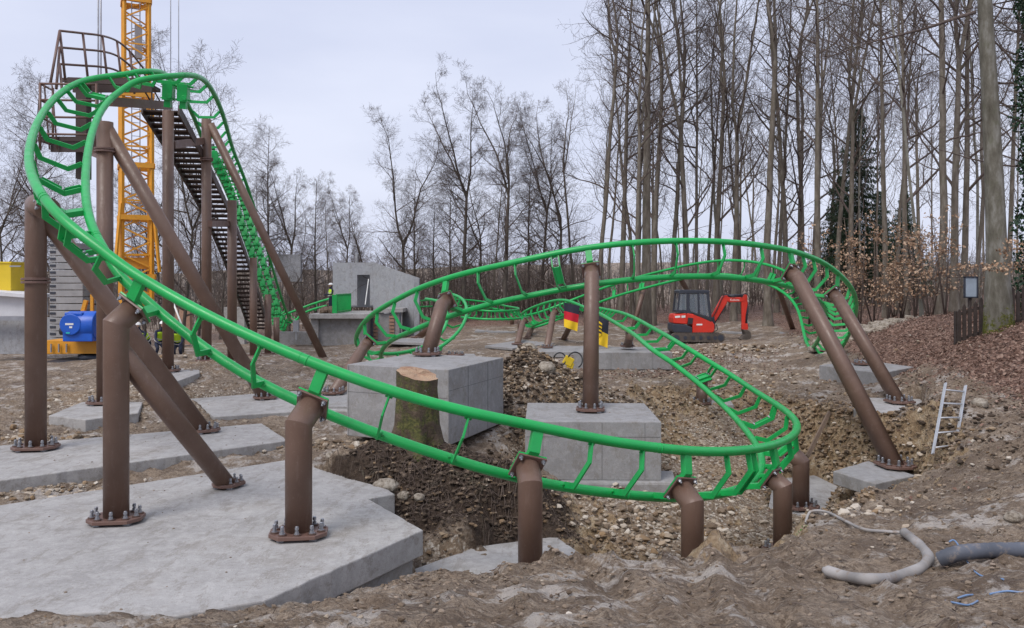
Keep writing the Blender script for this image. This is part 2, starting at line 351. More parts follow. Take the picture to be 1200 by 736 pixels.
idx = np.arange(nx * ny).reshape(ny, nx)
quads = np.stack([idx[:-1, :-1], idx[:-1, 1:], idx[1:, 1:], idx[1:, :-1]], -1).reshape(-1, 4)
me.vertices.add(nx * ny); me.vertices.foreach_set('co', np.stack([X_, Y_, Zg], -1).ravel())
me.loops.add(quads.size); me.loops.foreach_set('vertex_index', quads.ravel())
me.polygons.add(len(quads)); me.polygons.foreach_set('loop_start', np.arange(0, quads.size, 4)); me.polygons.foreach_set('loop_total', np.full(len(quads), 4))
me.polygons.foreach_set('use_smooth', np.ones(len(quads), bool)); me.update(); me.validate()
# what the soil is made of, per vertex: R gravel and limestone rubble, G leaf litter, B dark humus
def g2(cx, cy, rx, ry): return np.exp(-((X_ - cx) / rx) ** 2 - ((Y_ - cy) / ry) ** 2)
inpit = np.clip((SD + .1) / .5, 0, 1)
grav = np.clip(inpit * 1.1, 0, 1)
grav = np.maximum(grav, np.clip(1.2 * g2(.7, 20.6, 1.7, 1.6), 0, 1)); grav = np.maximum(grav, .7 * g2(9.4, 38, 2, 1.6))
grav = np.maximum(grav, .75 * g2(-9, 22, 5, 4)); grav = np.maximum(grav, .5 * g2(8, 27, 3, 1.5)); grav = np.maximum(grav, .8 * g2(3, 21, 2, 2)); grav = np.maximum(grav, .6 * g2(-9, 27, 3, 3))
hum = np.clip(1.5 * np.maximum(g2(-1.3, 14.1, 2.2, 1.0), .9 * g2(.2, 13.6, 1.2, .9)), 0, 1); hum = np.maximum(hum, .45 * g2(8.3, 18.3, 1.0, 1.0)); hum = np.maximum(hum, .6 * g2(3.6, 34.5, 2.2, 1.6))
hum = np.maximum(hum, .42 * np.clip(1 - np.abs(SD + .05) / .35, 0, 1)); grav = grav * (1 - hum * .9)
leaf = np.clip((X_ - (10.2 + .16 * (Y_ - 20))) / 1.6, 0, 1) * np.clip((Y_ - 12.5) / 3, 0, 1)
leaf = np.maximum(leaf, np.clip((Y_ - 52 + fbm(X_, Y_, .15, 2, 8) * 6) / 8, 0, 1) * np.clip((X_ + 12) / 10, .5, 1)); leaf = np.maximum(leaf, .9 * g2(12.8, 22, 2, 2))
leaf = np.maximum(leaf, .75 * g2(6.2, 36, 3.0, 2.0)); leaf = np.clip(leaf, 0, 1) * np.clip((95 - Y_) / 30, .0, 1)
GY_, GX_ = np.gradient(Zg, gy, gx); SL_ = np.hypot(GX_, GY_)
och = np.clip((SL_ - .5) / .5, 0, 1) * np.clip((X_ - .6) / .8, 0, 1) * (SD > -.6) * (Y_ < 27); och = np.maximum(och, .85 * g2(1.6, 12.9, 1.3, .8)); och = np.maximum(och, .6 * g2(5.2, 24.4, 2, 1)); och = np.maximum(och, .45 * g2(4.5, 21, 1.6, 2.2)); och = np.maximum(och, .5 * g2(.7, 20.6, 1.5, 1.2))
cb = me.color_attributes.new('ochre', 'FLOAT_COLOR', 'POINT'); cb.data.foreach_set('color', np.stack([och, och, och, np.ones_like(och)], -1).ravel())
ca = me.color_attributes.new('soil', 'FLOAT_COLOR', 'POINT')
ca.data.foreach_set('color', np.stack([grav, leaf, hum, np.ones_like(grav)], -1).ravel())
def f_ground(n, b):
    g = NG(n); co = g.co('Object'); setp(b, .93, 0, .25)
    sep = n.nodes.new('ShaderNodeSeparateColor'); n.links.new(g.attr('soil'), sep.inputs[0])
    nb = g.noise(co, 1.7, 8, .68); nf = g.noise(co, 14, 6, .7); nl = g.noise(co, .45, 4)
    mud = g.ramp(nb, [(.30, (.135, .098, .068)), (.45, (.245, .186, .135)), (.58, (.34, .268, .20)), (.72, (.45, .375, .30))])
    mud = g.mix(g.ramp(nf, [(.52, (0, 0, 0)), (.60, (.8,) * 3)]), mud, (.12, .085, .06))
    mud = g.mix(g.ramp(nl, [(.52, (0, 0, 0)), (.68, (.55,) * 3)]), mud, (.38, .315, .25))
    mud = g.mix(g.ramp(g.noise(g.co('Object', (1, 1.6, 1)), .9, 7, .72), [(.38, (.8,) * 3), (.50, (0, 0, 0))]), mud, (.115, .080, .056))
    mud = g.mix(g.ramp(g.noise(co, 30, 4, .8), [(.40, (.6,) * 3), (.50, (0, 0, 0))]), mud, (.13, .095, .068))
    mud = g.mix(g.ramp(g.noise(co, 5.5, 7, .8), [(.40, (.65,) * 3), (.49, (0, 0, 0))]), mud, (.15, .11, .08))
    pale = g.math('MULTIPLY', g.noise(co, 1.15, 7, .75), 1.0)
    mud = g.mix(g.ramp(pale, [(.53, (0, 0, 0)), (.60, (.72,) * 3)]), mud, (.52, .48, .44))
    mud = g.mix(g.ramp(g.noise(g.co('Object', (1, 3.5, 1)), 9, 6, .7), [(.56, (0, 0, 0)), (.64, (.55,) * 3)]), mud, (.47, .41, .345))
    cow = g.mix(.08, co, g.noise(co, 9, 3, .6, 'Color'), 'ADD'); cell = g.voro(cow, 21, 'Color'); cd = g.voro(cow, 21)
    gsep = n.nodes.new('ShaderNodeSeparateColor'); n.links.new(cell, gsep.inputs[0])
    gr = g.ramp(gsep.outputs[0], [(.0, (.17, .12, .085)), (.4, (.30, .235, .17)), (.75, (.46, .395, .32)), (1, (.60, .55, .48))])
    gr = g.mix(g.ramp(cd, [(.38, (0, 0, 0)), (.66, (.8,) * 3)]), gr, (.20, .148, .105))
    gr = g.mix(g.ramp(g.noise(co, .9, 5), [(.48, (0, 0, 0)), (.64, (.5,) * 3)]), gr, (.30, .20, .11))
    gr = g.mix(g.ramp(g.noise(co, 2.6, 5), [(.58, (0, 0, 0)), (.68, (.5,) * 3)]), gr, (.13, .095, .07))
    lf_c = g.voro(co, 17, 'Color'); ls = n.nodes.new('ShaderNodeSeparateColor'); n.links.new(lf_c, ls.inputs[0])
    lf = g.ramp(ls.outputs[1], [(0, (.07, .042, .032)), (.4, (.15, .088, .064)), (.75, (.25, .155, .118)), (1, (.38, .27, .21))])
    hu = g.ramp(nf, [(.3, (.035, .024, .018)), (.6, (.085, .06, .044)), (.8, (.18, .135, .10))])
    brk = g.math('MULTIPLY', g.math('SUBTRACT', g.noise(co, 2.4, 6, .7), .5), 1.5)
    def thr(ch): return g.ramp(g.math('ADD', ch, g.math('MULTIPLY', brk, .8)), [(.38, (0, 0, 0)), (.58, (1, 1, 1))])
    c = g.mix(thr(sep.outputs[0]), mud, gr); c = g.mix(thr(sep.outputs[2]), c, hu); c = g.mix(thr(sep.outputs[1]), c, lf)
    oc = g.ramp(g.noise(co, 4.5, 8, .75), [(.34, (.11, .075, .045)), (.45, (.26, .175, .095)), (.56, (.40, .30, .185)), (.68, (.56, .475, .36))])
    os_ = n.nodes.new('ShaderNodeSeparateColor'); n.links.new(g.attr('ochre'), os_.inputs[0]); c = g.mix(g.math('MULTIPLY', thr(os_.outputs[0]), .8), c, oc)
    n.links.new(c, b.inputs['Base Color'])
    rr_v = g.ramp(g.noise(g.co('Object', (1, 1.6, 1)), .9, 7, .72), [(.36, (.5,) * 3), (.50, (.95,) * 3)]); n.links.new(rr_v, b.inputs['Roughness'])
    h = g.math('ADD', g.math('MULTIPLY', g.noise(co, 7, 8, .7), 2.2), g.math('MULTIPLY', g.math('SUBTRACT', 1.0, cd), .5))
    h = g.math('ADD', h, g.math('MULTIPLY', g.noise(co, 38, 5, .7), .5)); g.bump(b, h, .9, .05)
me.materials.append(mat('soil_and_mud', f_ground))
ground = bpy.data.objects.new('ground', me); scn.collection.objects.link(ground); tag(ground, kind='structure')
from mathutils.bvhtree import BVHTree
TRACK_H = 1.35
TRACK_Q = [(-10.44,55.97,1.889,0.594),(-12.20,56.48,1.530,0.511),(-13.47,56.73,1.157,0.448),(-14.27,56.69,0.785,0.406),(-14.66,56.34,0.493,0.372),(-14.77,55.67,0.388,0.313),(-14.72,54.71,0.525,0.216),(-14.59,53.50,0.891,0.093),(-14.43,52.12,1.432,-0.023),(-14.24,50.63,2.075,-0.102),(-14.03,49.10,2.755,-0.131),(-13.81,47.58,3.425,-0.123),(-13.58,46.09,4.056,-0.098),(-13.36,44.66,4.640,-0.074),(-13.16,43.30,5.184,-0.061),(-12.96,42.01,5.696,-0.065),(-12.77,40.78,6.181,-0.085),(-12.60,39.60,6.633,-0.119),(-12.43,38.47,7.036,-0.159),(-12.26,37.35,7.375,-0.195),(-12.07,36.23,7.638,-0.217),(-11.85,35.08,7.824,-0.215),(-11.57,33.87,7.947,-0.186),(-11.23,32.54,8.045,-0.139),(-10.84,31.07,8.156,-0.089),(-10.41,29.45,8.290,-0.051),(-9.97,27.70,8.408,-0.033),(-9.55,25.91,8.472,0.007),(-9.16,24.23,8.452,0.080),(-8.91,22.82,8.286,0.081),(-8.85,21.80,8.033,0.092),(-8.97,21.22,7.869,0.196),(-9.20,20.96,7.748,0.326),(-9.49,20.73,7.622,0.333),(-9.75,20.25,7.373,0.254),(-9.69,19.18,6.801,0.177),(-9.16,17.52,5.953,0.228),(-8.27,15.54,5.004,0.377),(-7.32,13.72,4.201,0.577),(-6.52,12.54,3.607,0.674),(-5.96,12.14,3.160,0.538),(-5.52,12.07,2.772,0.491),(-4.83,11.93,2.290,0.693),(-3.64,11.60,1.627,0.852),(-2.07,11.40,1.007,0.845),(-0.85,11.44,0.615,0.867),(0.02,11.62,0.371,0.988),(0.87,11.91,0.127,0.964),(1.83,12.42,-0.108,0.941),(3.06,13.30,-0.388,0.987),(4.46,14.73,-0.523,0.995),(5.37,16.80,-0.505,0.804),(5.74,19.17,-0.453,0.565),(5.90,21.29,-0.383,0.375),(5.85,22.91,-0.221,0.277),(5.62,23.94,0.038,0.262),(5.31,24.52,0.274,0.272),(5.05,24.88,0.478,0.253),(4.79,25.29,0.654,0.173),(4.61,25.98,0.803,0.104),(4.54,27.09,0.929,0.048),(4.52,28.57,1.022,0.019),(4.51,30.32,1.088,0.037),(4.50,32.18,1.164,0.076),(4.46,34.04,1.255,0.095),(4.38,35.79,1.345,0.075),(4.28,37.38,1.417,0.028),(4.18,38.79,1.460,-0.021),(4.07,40.02,1.488,-0.058),(3.92,41.10,1.536,-0.095),(3.70,42.11,1.607,-0.171),(3.42,43.09,1.644,-0.337),(3.08,44.09,1.596,-0.606),(2.69,45.14,1.471,-0.912),(2.21,46.25,1.302,-1.149),(1.68,47.41,1.094,-1.236),(1.17,48.56,0.848,-1.153),(0.85,49.64,0.611,-0.969),(0.88,50.54,0.468,-0.804),(1.37,51.20,0.512,-0.751),(2.24,51.56,0.783,-0.817),(3.32,51.59,1.211,-0.922),(4.42,51.30,1.673,-0.982),(5.45,50.76,2.104,-0.980),(6.42,50.03,2.472,-0.971),(7.41,49.22,2.778,-0.973),(8.46,48.39,3.073,-0.942),(9.55,47.60,3.367,-0.885),(10.64,46.84,3.585,-0.859),(11.68,46.09,3.625,-0.934),(12.58,45.34,3.482,-1.091),(13.30,44.55,3.236,-1.232),(13.83,43.73,2.911,-1.284),(14.16,42.84,2.483,-1.216),(14.29,41.86,1.955,-1.012),(14.20,40.75,1.358,-0.678),(13.96,39.48,0.747,-0.275),(13.57,38.02,0.205,0.063),(13.12,36.39,-0.124,0.211),(12.68,34.61,-0.060,0.179),(12.24,32.75,0.408,0.090),(11.78,30.90,1.028,0.002),(11.23,29.16,1.561,-0.108),(10.65,27.63,1.931,-0.263),(10.09,26.36,2.221,-0.453),(9.51,25.37,2.475,-0.632),(8.94,24.58,2.701,-0.796),(8.40,23.87,2.869,-0.951),(7.83,23.14,2.972,-1.043),(7.18,22.36,3.077,-1.038),(6.40,21.58,3.161,-1.011),(5.44,20.89,3.238,-1.021),(4.21,20.42,3.264,-1.072),(2.80,20.24,3.192,-1.137),(1.50,20.32,3.024,-1.140),(0.48,20.54,2.812,-1.067),(-0.33,20.87,2.648,-1.034),(-1.04,21.29,2.480,-1.091),(-1.70,21.82,2.284,-1.178),(-2.32,22.45,2.073,-1.208),(-2.88,23.25,1.823,-1.140),(-3.42,24.25,1.585,-0.996),(-3.96,25.52,1.321,-0.809),(-4.47,27.07,0.943,-0.637),(-4.90,28.83,0.479,-0.538),(-5.04,30.73,0.062,-0.462),(-4.68,32.66,-0.178,-0.290),(-3.93,34.52,-0.180,-0.056),(-3.14,36.23,0.116,0.130),(-2.64,37.77,0.612,0.271),(-2.50,39.14,1.131,0.348),(-2.61,40.37,1.550,0.346),(-2.86,41.48,1.823,0.313),(-3.19,42.51,1.965,0.302),(-3.55,43.47,2.033,0.320),(-3.92,44.38,2.073,0.348),(-4.30,45.25,2.101,0.381),(-4.67,46.07,2.116,0.418)]
TRACK_D = [0.00,0.98,2.12,4.69,7.00,10.11,14.03,18.48,22.79,27.32,31.24,33.42,34.93,36.16,37.50,38.98,41.06,42.17,43.27,44.74,45.49,46.14,46.93,47.75,48.60,49.50,50.37,51.28,52.31,53.68,54.80,55.09,56.04,56.89,57.65,58.49,59.68,61.01,62.14,63.18,64.04,64.85,65.37,65.95,66.56,67.08,67.77,68.56,69.47,70.50,71.54,72.60,73.77,75.55,76.74,78.80,80.51,82.25,84.13,86.30,88.62,91.65,94.53,97.52,99.93,101.78,103.56,105.30,106.42,107.55,108.86,110.09,111.33,113.31,115.72,118.07,119.69,120.74,121.76,122.72,124.06,125.43,126.93,128.50,130.33,131.93,133.39,134.79,136.21,137.87,139.53,141.25,142.65,144.07,146.09,147.69,148.99,150.18,151.16,152.19,153.07,154.36,155.87,157.49,159.24,160.93,162.49,163.98,165.51,166.71,167.76,168.73,169.62,170.33,171.29,172.36,173.75,175.30,177.09,179.11,181.51]
# ------------------------------------------------------------ concrete
def slab(name, poly, z1, th, label, cat, mat_='slab', bevel=.018, group=None):
    poly = [(p[0], p[1]) for p in poly]; c = (sum(p[0] for p in poly) / len(poly), sum(p[1] for p in poly) / len(poly), z1 - th)
    rj = random.Random(int(abs(c[0] * 100 + c[1] * 7))); dp_ = []
    for i in range(len(poly)):
        a = Vector(poly[i]); b = Vector(poly[(i + 1) % len(poly)]); m_ = max(1, int((b - a).length / (.16 if a.y < 18 else .5))); q_ = Vector((-(b - a).y, (b - a).x)).normalized()
        for j in range(m_):
            v = a.lerp(b, j / m_) + q_ * (rj.gauss(0, .007) if j else 0) - q_ * ((rj.random() < .06) * rj.uniform(-.02, .02)); dp_.append((v.x, v.y))
    mb = MB(); mb.prism(dp_, z1 - th, z1); o = mb.build(name, M[mat_], None, bevel)
    o.data.transform(Matrix.Translation(-Vector(c))); o.location = c
    return tag(o, label, cat, group)
slab('foundation_slab', FS, -.64, .34, 'large pale concrete slab with a notched corner under the three nearest brown posts', 'foundation slab')
# rough lower course of the same casting
FS2 = [(p[0] * .995 - .03, p[1] - .0) for p in pz(-.98, (486, 652), (452, 602), (380, 575), (330, 560), (150, 600))] + pz(-.98, (240, 760), (311, 740))
slab('foundation_slab', FS2, -.983, .4, 'rough lower course of concrete showing under the edge of the large pale slab', 'foundation course', 'block', .03)
slab('foundation_slab', S2, -.45, .28, 'long flat concrete slab strip behind the large notched slab, coupled brown post on it', 'foundation slab')
slab('foundation_slab', S3, -.34, .26, 'flat concrete slab with a sharp corner under the foot of the longest slanted brown pipe', 'foundation slab')
slab('foundation_slab', S4, -.2, .3, 'small low concrete pad in the rubble, just behind the coupled brown post', 'foundation slab')
slab('foundation_slab', pz(.02, (190, 441), (206, 431), (235, 430), (234, 437), (207, 447)), .02, .45, 'small square concrete pad under the tallest brown lift post', 'foundation slab', group=None)
slab('foundation_slab', pz(.05, (205, 430), (240, 423), (283, 421), (262, 428)), .0, .3, 'thin concrete pad under the lift post that carries the longest slanted strut', 'foundation slab')
slab('foundation_slab', pz(-.4, (332, 431), (342, 424), (392, 423), (398, 430)), -.4, .3, 'blank white-edged concrete pad lying in the mud before the station platform', 'foundation slab')
slab('foundation_slab', pz(-1.38, (480, 668), (560, 640), (652, 628.5), (698, 661), (640, 684), (500, 700)), -1.38, .3, 'low concrete slab at the bottom of the trench, below the dark root-filled bank', 'foundation slab')
slab('foundation_slab', pz(-1.05, (976, 552), (1017, 540), (1073, 557), (1026, 567)), -1.05, .26, 'small concrete plinth in the pit with a smear of orange marking beside a leaning pipe', 'foundation slab', 'block')
slab('foundation_slab', pz(-1.93, (900, 600), (905, 563), (955, 558), (990, 575), (960, 612)), -1.9, .2, 'grey concrete pit floor pad under the short bolted brown post', 'foundation slab')
slab('foundation_slab', pz(-.32, (1000, 480), (1012, 466), (1080, 468), (1092, 482), (1040, 490)), -.31, .25, 'flat concrete pad flush with the mud at the pit edge', 'foundation slab')
slab('foundation_slab', pz(-.9, (770, 482), (790, 468), (850, 466), (860, 480)), -.76, .25, 'muddy concrete pad at the back of the pit under the rising track', 'foundation slab')
def block(verts, z1, z0, label, seams, bevel=.014):
    pts = [Vector((p[0], p[1], 0)) for p in verts]; c = sum(pts, Vector()) / len(pts); c.z = z0
    t = thing('concrete_block', c, label, 'foundation block')
    mb = MB(); mb.prism([(p.x, p.y) for p in pts], z0, z1); mb.build('block_body', M['block'], t, bevel)
    sm = MB()
    for i, fr in seams:
        a = pts[i]; b = pts[(i + 1) % len(pts)]; d = (b - a).normalized(); nrm = Vector((d.y, -d.x, 0))
        if nrm.dot((a + b) / 2 - Vector((c.x, c.y, 0))) < 0: nrm = -nrm
        for f in fr:
            if isinstance(f, tuple):
                z = z0 + (z1 - z0) * f[0]; sm.bar(a + d * .02 + nrm * .001 + Vector((0, 0, z)), b - d * .02 + nrm * .001 + Vector((0, 0, z)), .005, .006)
            else:
                q = a + (b - a) * f + nrm * .001; sm.bar(q + Vector((0, 0, z0 + .01)), q + Vector((0, 0, z1 - .02)), .008, .005, up=d)
    sm.build('formwork_seam', M['seam'], t); return t
bA = PZ(406.5, 427, 1.0); bB = PZ(525.7, 433.4, 1.0); bC = PZ(590, 419, 1.0); bD = bA + (bC - bB)
block([bA, bB, bC, bD], 1.0, -.45, 'tall grey concrete block behind the mossy tree stump', [(0, [.02, (.62,)]), (1, [.32, .68, (.72,)])])
b1 = [PZ(615.5, 494, 0), PZ(775, 494.5, 0), PZ(755, 472.4, 0), PZ(618, 472, 0)]
block(b1, 0, -1.12, 'grey concrete block beside the rubble heap, carrying the upright brown post in the middle', [(0, [.13, .565, .88, (.74,)]), (1, [.5])])
slab('foundation_ledge', [(.9, 16.2), (3.1, 16.15), (3.25, 17.2), (.9, 17.4)], -1.12, .28, 'crumbling concrete ledge projecting at the foot of the block in the pit', 'foundation ledge', 'block', .05)
b2 = [PZ(672, 413, .1), PZ(788, 413, .1), PZ(772, 406.5, .1), PZ(684, 406.5, .1)]
block(b2, .1, -.55, 'wide low concrete block behind the black and yellow flag', [(0, [.38, .8])])
b3 = [PZ(960, 428, 0), PZ(1032, 437.5, 0), PZ(1071, 430, 0), PZ(1010, 421.5, 0)]
block(b3, 0, -.5, 'low concrete block at the foot of the leaf-covered slope, short leaning strut on it', [(0, [.5])])
for (pts, z, th, lab) in (
    (((913, 390.5), (945, 391), (945, 385.5), (916, 385)), .0, .45, 'small concrete block beyond the dip in the track, slim leaning strut on it'),
    (((628, 412), (688, 413), (690, 405.5), (640, 405)), -.35, .25, 'low concrete pad under the pair of short leaning posts by the tricolour flag'),
    (((568, 405), (600, 408), (650, 402), (610, 398)), -.4, .12, 'flat concrete pad under the shorter leaning posts of the far curve'),
    (((556, 388), (604, 389), (606, 384.5), (560, 384)), -.2, .5, 'grey concrete block standing at the edge of the wood beyond the tall block'),
    (((790, 385), (835, 386), (838, 381), (800, 380)), -.05, .35, 'flat pale concrete pad behind the orange-red digger arm'),
    (((845, 389), (880, 390), (882, 386), (850, 385.5)), -.1, .35, 'grey concrete pad beside the digger bucket'),
    (((452, 400), (500, 402), (505, 397), (460, 396)), -.5, .15, 'thin concrete pad before the brick-patched building front'),
    (((510, 421), (560, 421), (556, 414.5), (518, 414)), -.35, .25, 'low concrete pad just behind the tall block, bolted post stump on it'),
    (((366, 476), (412, 476), (412, 461), (370, 462)), -.28, .3, 'concrete pad half hidden by the tall block, leaning post of the big curve on it')):
    slab('foundation_slab', pz(z, *pts), z, th, lab, 'foundation slab', 'block')
# ------------------------------------------------------------ track curve
TQ = np.array(TRACK_Q); G = .96
def tr_basis(t, der=0):
    t = t / TRACK_H; i = int(min(max(math.floor(t), 0), len(TQ) - 4)); u = t - i
    if der: return i, np.array([-3 * (1 - u) ** 2, 9 * u * u - 12 * u, -9 * u * u + 6 * u + 3, 3 * u * u]) / 6 / TRACK_H
    return i, np.array([(1 - u) ** 3, 3 * u ** 3 - 6 * u * u + 4, -3 * u ** 3 + 3 * u * u + 3 * u + 1, u ** 3]) / 6
def frame(t):
    i, b = tr_basis(t); q = b @ TQ[i:i + 4]; i, b = tr_basis(t, 1); T = Vector((b @ TQ[i:i + 4, :3]).tolist()).normalized()
    p = Vector(q[:3].tolist()); S0 = T.cross(Vector((0, 0, 1))).normalized(); N0 = S0.cross(T); c = math.cos(q[3]); s = math.sin(q[3])
    S = S0 * c + N0 * s; N = N0 * c - S0 * s; return p, T, S, N
def loc(t, u, v, w_=0.0):
    p, T, S, N = frame(t); return p + S * u - N * v + T * w_
TMAX = TRACK_D[-1]
track = thing('coaster_track', (0, 12, -.4), 'bright green two-rail steel coaster track looping and banking across the whole building site', 'coaster track')
ts = [i * .28 for i in range(int(TMAX / .28) + 1)] + [TMAX]
for sg in (1, -1):
    mb = MB(); mb.tube([loc(t, sg * G / 2, 0) for t in ts], .073, 14); mb.build('rail', M['green'], track)
OUT = [(-G / 2, .03), (-.26, .265), (.26, .265), (G / 2, .03)]; INN = [(G / 2 - .10, .0), (.215, .18), (-.215, .18), (-G / 2 + .10, .0)]
def ribbon(mb, t, w0, w1):
    p, T, S, N = frame(t)
    o = [p + S * u - N * v for u, v in OUT]; i = [p + S * u - N * v for u, v in INN]     # i runs the other way
    for a, b, c, d in ((o[0], o[1], i[2], i[3]), (o[1], o[2], i[1], i[2]), (o[2], o[3], i[0], i[1])):
        mb.extrude([a, b, c, d], T, w0, w1)
SUP = {30, 34, 37, 40, 43, 46, 91, 94, 99, 103, 107, 26}
JNT = {19, 25, 28, 42, 48, 52, 55, 58, 100, 72, 79}
ties = []
last = None
for i, d in enumerate(TRACK_D):
    if i in (29, 31): continue
    if last is not None:
        gap = d - last; step = 1.25
        if 61 <= i <= 71: step = .75
        if 79 <= i <= 90: step = .85
        if 16 <= i <= 25 or 32 <= i <= 60: step = 1.9
        k = max(0, int(round(gap / step)) - 1)
        for j in range(k): ties.append((last + gap * (j + 1) / (k + 1), 'n'))
    ties.append((d, 's' if i in SUP else 'j' if i in JNT else 'n')); last = d
ties = [(t, k) for t, k in ties if .3 < t < TMAX - .2]
def size_of(t): return 1 / frame(t)[0].y
big = sorted(range(len(ties)), key=lambda i: -size_of(ties[i][0]))[:98]; bigs = set(big)
rest = MB()
for i, (t, k) in enumerate(ties):
    mb = MB() if i in bigs else rest
    if k == 's': ribbon(mb, t, -.075, .075)
    elif k == 'j': ribbon(mb, t, -.10, -.075); ribbon(mb, t, .075, .10); mb.extrude([loc(t, u, v) for u, v in ((-.22, .20), (.22, .20), (.22, .235), (-.22, .235))], frame(t)[1], -.07, .07)
    else: ribbon(mb, t, -.013, .013)
    for sg in (1, -1):                                     # small gusset plate that carries the rail
        p0 = loc(t, sg * (G / 2 - .01), .06, -.06); mb.bar(loc(t, sg * (G / 2 - .05), .045, -.05), loc(t, sg * (G / 2 - .05), .045, .05), .08, .014, up=frame(t)[3])
    if i in bigs:
        o = mb.build('tie', M['green'], track, .004)
        if k == 'j':
            for sg in (-1, 1):
                b_ = MB()
                for w_ in (-.04, .04): b_.tube([loc(t, sg * .19, .22, w_ * 0 + w_), loc(t, sg * .19, .15, w_)], .018, 8)
                b_.build('bolt', M['galv'], o)
rest.build('tie', M['green'], track)['kind'] = 'stuff'
for sg in (1, -1):
    for k in range(30):
        t = 3 + k * 6.05; mb = MB(); mb.tube([loc(t - .012, sg * G / 2, 0), loc(t + .012, sg * G / 2, 0)], .0765, 14); mb.tube([loc(t - .09, sg * G / 2, 0), loc(t - .08, sg * G / 2, 0)], .0755, 14)
        mb.build('rail_splice', M['green'], track)
# chain-lift friction drives under the climb
tag(track, None)
for k in range(22):
    t = 6.0 + k * 1.17 if k < 21 else 38.0
    p, T, S, N = frame(t); mb = MB(); rot = Matrix((S, T, N)).transposed()
    for u in (-.19, .19):
        mb.box(p + S * u - N * .48, (.26, .34, .46), rot); mb.box(p + S * u * 1.05 - N * .80, (.16, .22, .20), rot)
        mb.box(p + S * u - N * .24, (.10, .26, .06), rot); mb.tube([p + S * (u - .06) - N * .60 - T * .2, p + S * (u - .06) - N * .60 + T * .2], .07, 10)
        mb.box(p + S * u - N * .46 - T * .18, (.16, .03, .26), rot)
    mb.tube([p + S * -.42 - N * .30 - T * .1, p + S * .42 - N * .30 - T * .1], .03, 8); mb.tube([p + S * -.40 - N * .66, p + S * .40 - N * .66], .022, 8)
    dv = mb.build('drive_unit', M['green'], track, .008)
    b_ = MB(); b_.tube([p + S * -.46 - N * .37 - T * .17, p + S * .46 - N * .37 - T * .17], .013, 6); b_.build('axle', M['galv'], dv)
    b_ = MB()
    for u in (-.19, .19): b_.tube([p + S * (u - .05) - N * .10, p + S * (u + .05) - N * .10], .16, 16)
    if k == 21: continue
    b_.build('drive_wheel', M['black'] if k in (20, 17, 23) else M['green'], dv)
# ------------------------------------------------------------ supports
def pipe_mesh(pts, r, n=28, cut0=None, cut1=None):
    pts = [Vector(p) for p in pts]; mb = MB(); k = len(pts)
    D = [(pts[i + 1] - pts[i]).normalized() for i in range(k - 1)]
    def plane(i):
        if i == 0: return cut0 or D[0]
        if i == k - 1: return cut1 or D[-1]
        return (D[i - 1] + D[i]).normalized()
    for i in range(k - 1):
        u = D[i].orthogonal().normalized(); w_ = D[i].cross(u); vs = []
        for q in (i, i + 1):
            nr = plane(q)
            for j in range(n):
                a = 2 * math.pi * j / n; o = (u * math.cos(a) + w_ * math.sin(a)) * r
                vs.append(pts[q] + o - D[i] * (o.dot(nr) / D[i].dot(nr)))
        mb.add(vs, [(j, (j + 1) % n, n + (j + 1) % n, n + j) for j in range(n)], 0, True)
        for q, s_ in ((0, -1), (k - 1, 1)):
            if (q == 0 and i == 0) or (q == k - 1 and i == k - 2): o0 = len(mb.v) - (2 * n if q == 0 else n); mb.f.append(tuple(o0 + j for j in range(n))[::s_]); mb.m.append(0); mb.sm.append(False)
        if 0 < i: mb.tube([pts[i] - D[i] * .0, pts[i] + D[i] * .004], r * .2, 6)
    return mb
def disc(mb, c, ax, r, h, n=24):
    ax = Vector(ax).normalized(); mb.tube([Vector(c) - ax * h / 2, Vector(c) + ax * h / 2], r, n, smooth=False)
_bolt = {}
def bolt_mesh(kind):
    if kind not in _bolt:
        mb = MB()
        if kind == 'anchor':
            mb.tube([(0, 0, .0), (0, 0, .022)], .062, 14, 1, smooth=False); mb.tube([(0, 0, .022), (0, 0, .03)], .042, 12, 0, smooth=False)
            mb.tube([(0, 0, .03), (0, 0, .065)], .033, 6, 0, smooth=False); mb.tube([(0, 0, .065), (0, 0, .085)], .019, 8); mb.tube([(0, 0, .085), (0, 0, .118)], .032, 6, 0, smooth=False); mb.tube([(0, 0, .118), (0, 0, .135)], .024, 8)
        else:
            mb.tube([(0, 0, 0), (0, 0, .01)], .036, 12, 0, smooth=False); mb.tube([(0, 0, .01), (0, 0, .04)], .028, 6, 0, smooth=False); mb.tube([(0, 0, .04), (0, 0, .065)], .015, 8)
        o = mb.build('bolt', [M['galv'], M['washer']]); scn.collection.objects.unlink(o); _bolt[kind] = o
    return _bolt[kind]
def add_bolt(parent, kind, p, ax, sc=1):
    o = _b = bolt_mesh(kind).copy(); scn.collection.objects.link(o); o.name = 'bolt'; o.parent = parent
    o.location = Vector(p) - parent_world(parent); o.rotation_euler = Vector(ax).to_track_quat('Z', 'Y').to_euler(); o.scale = (sc,) * 3; return o
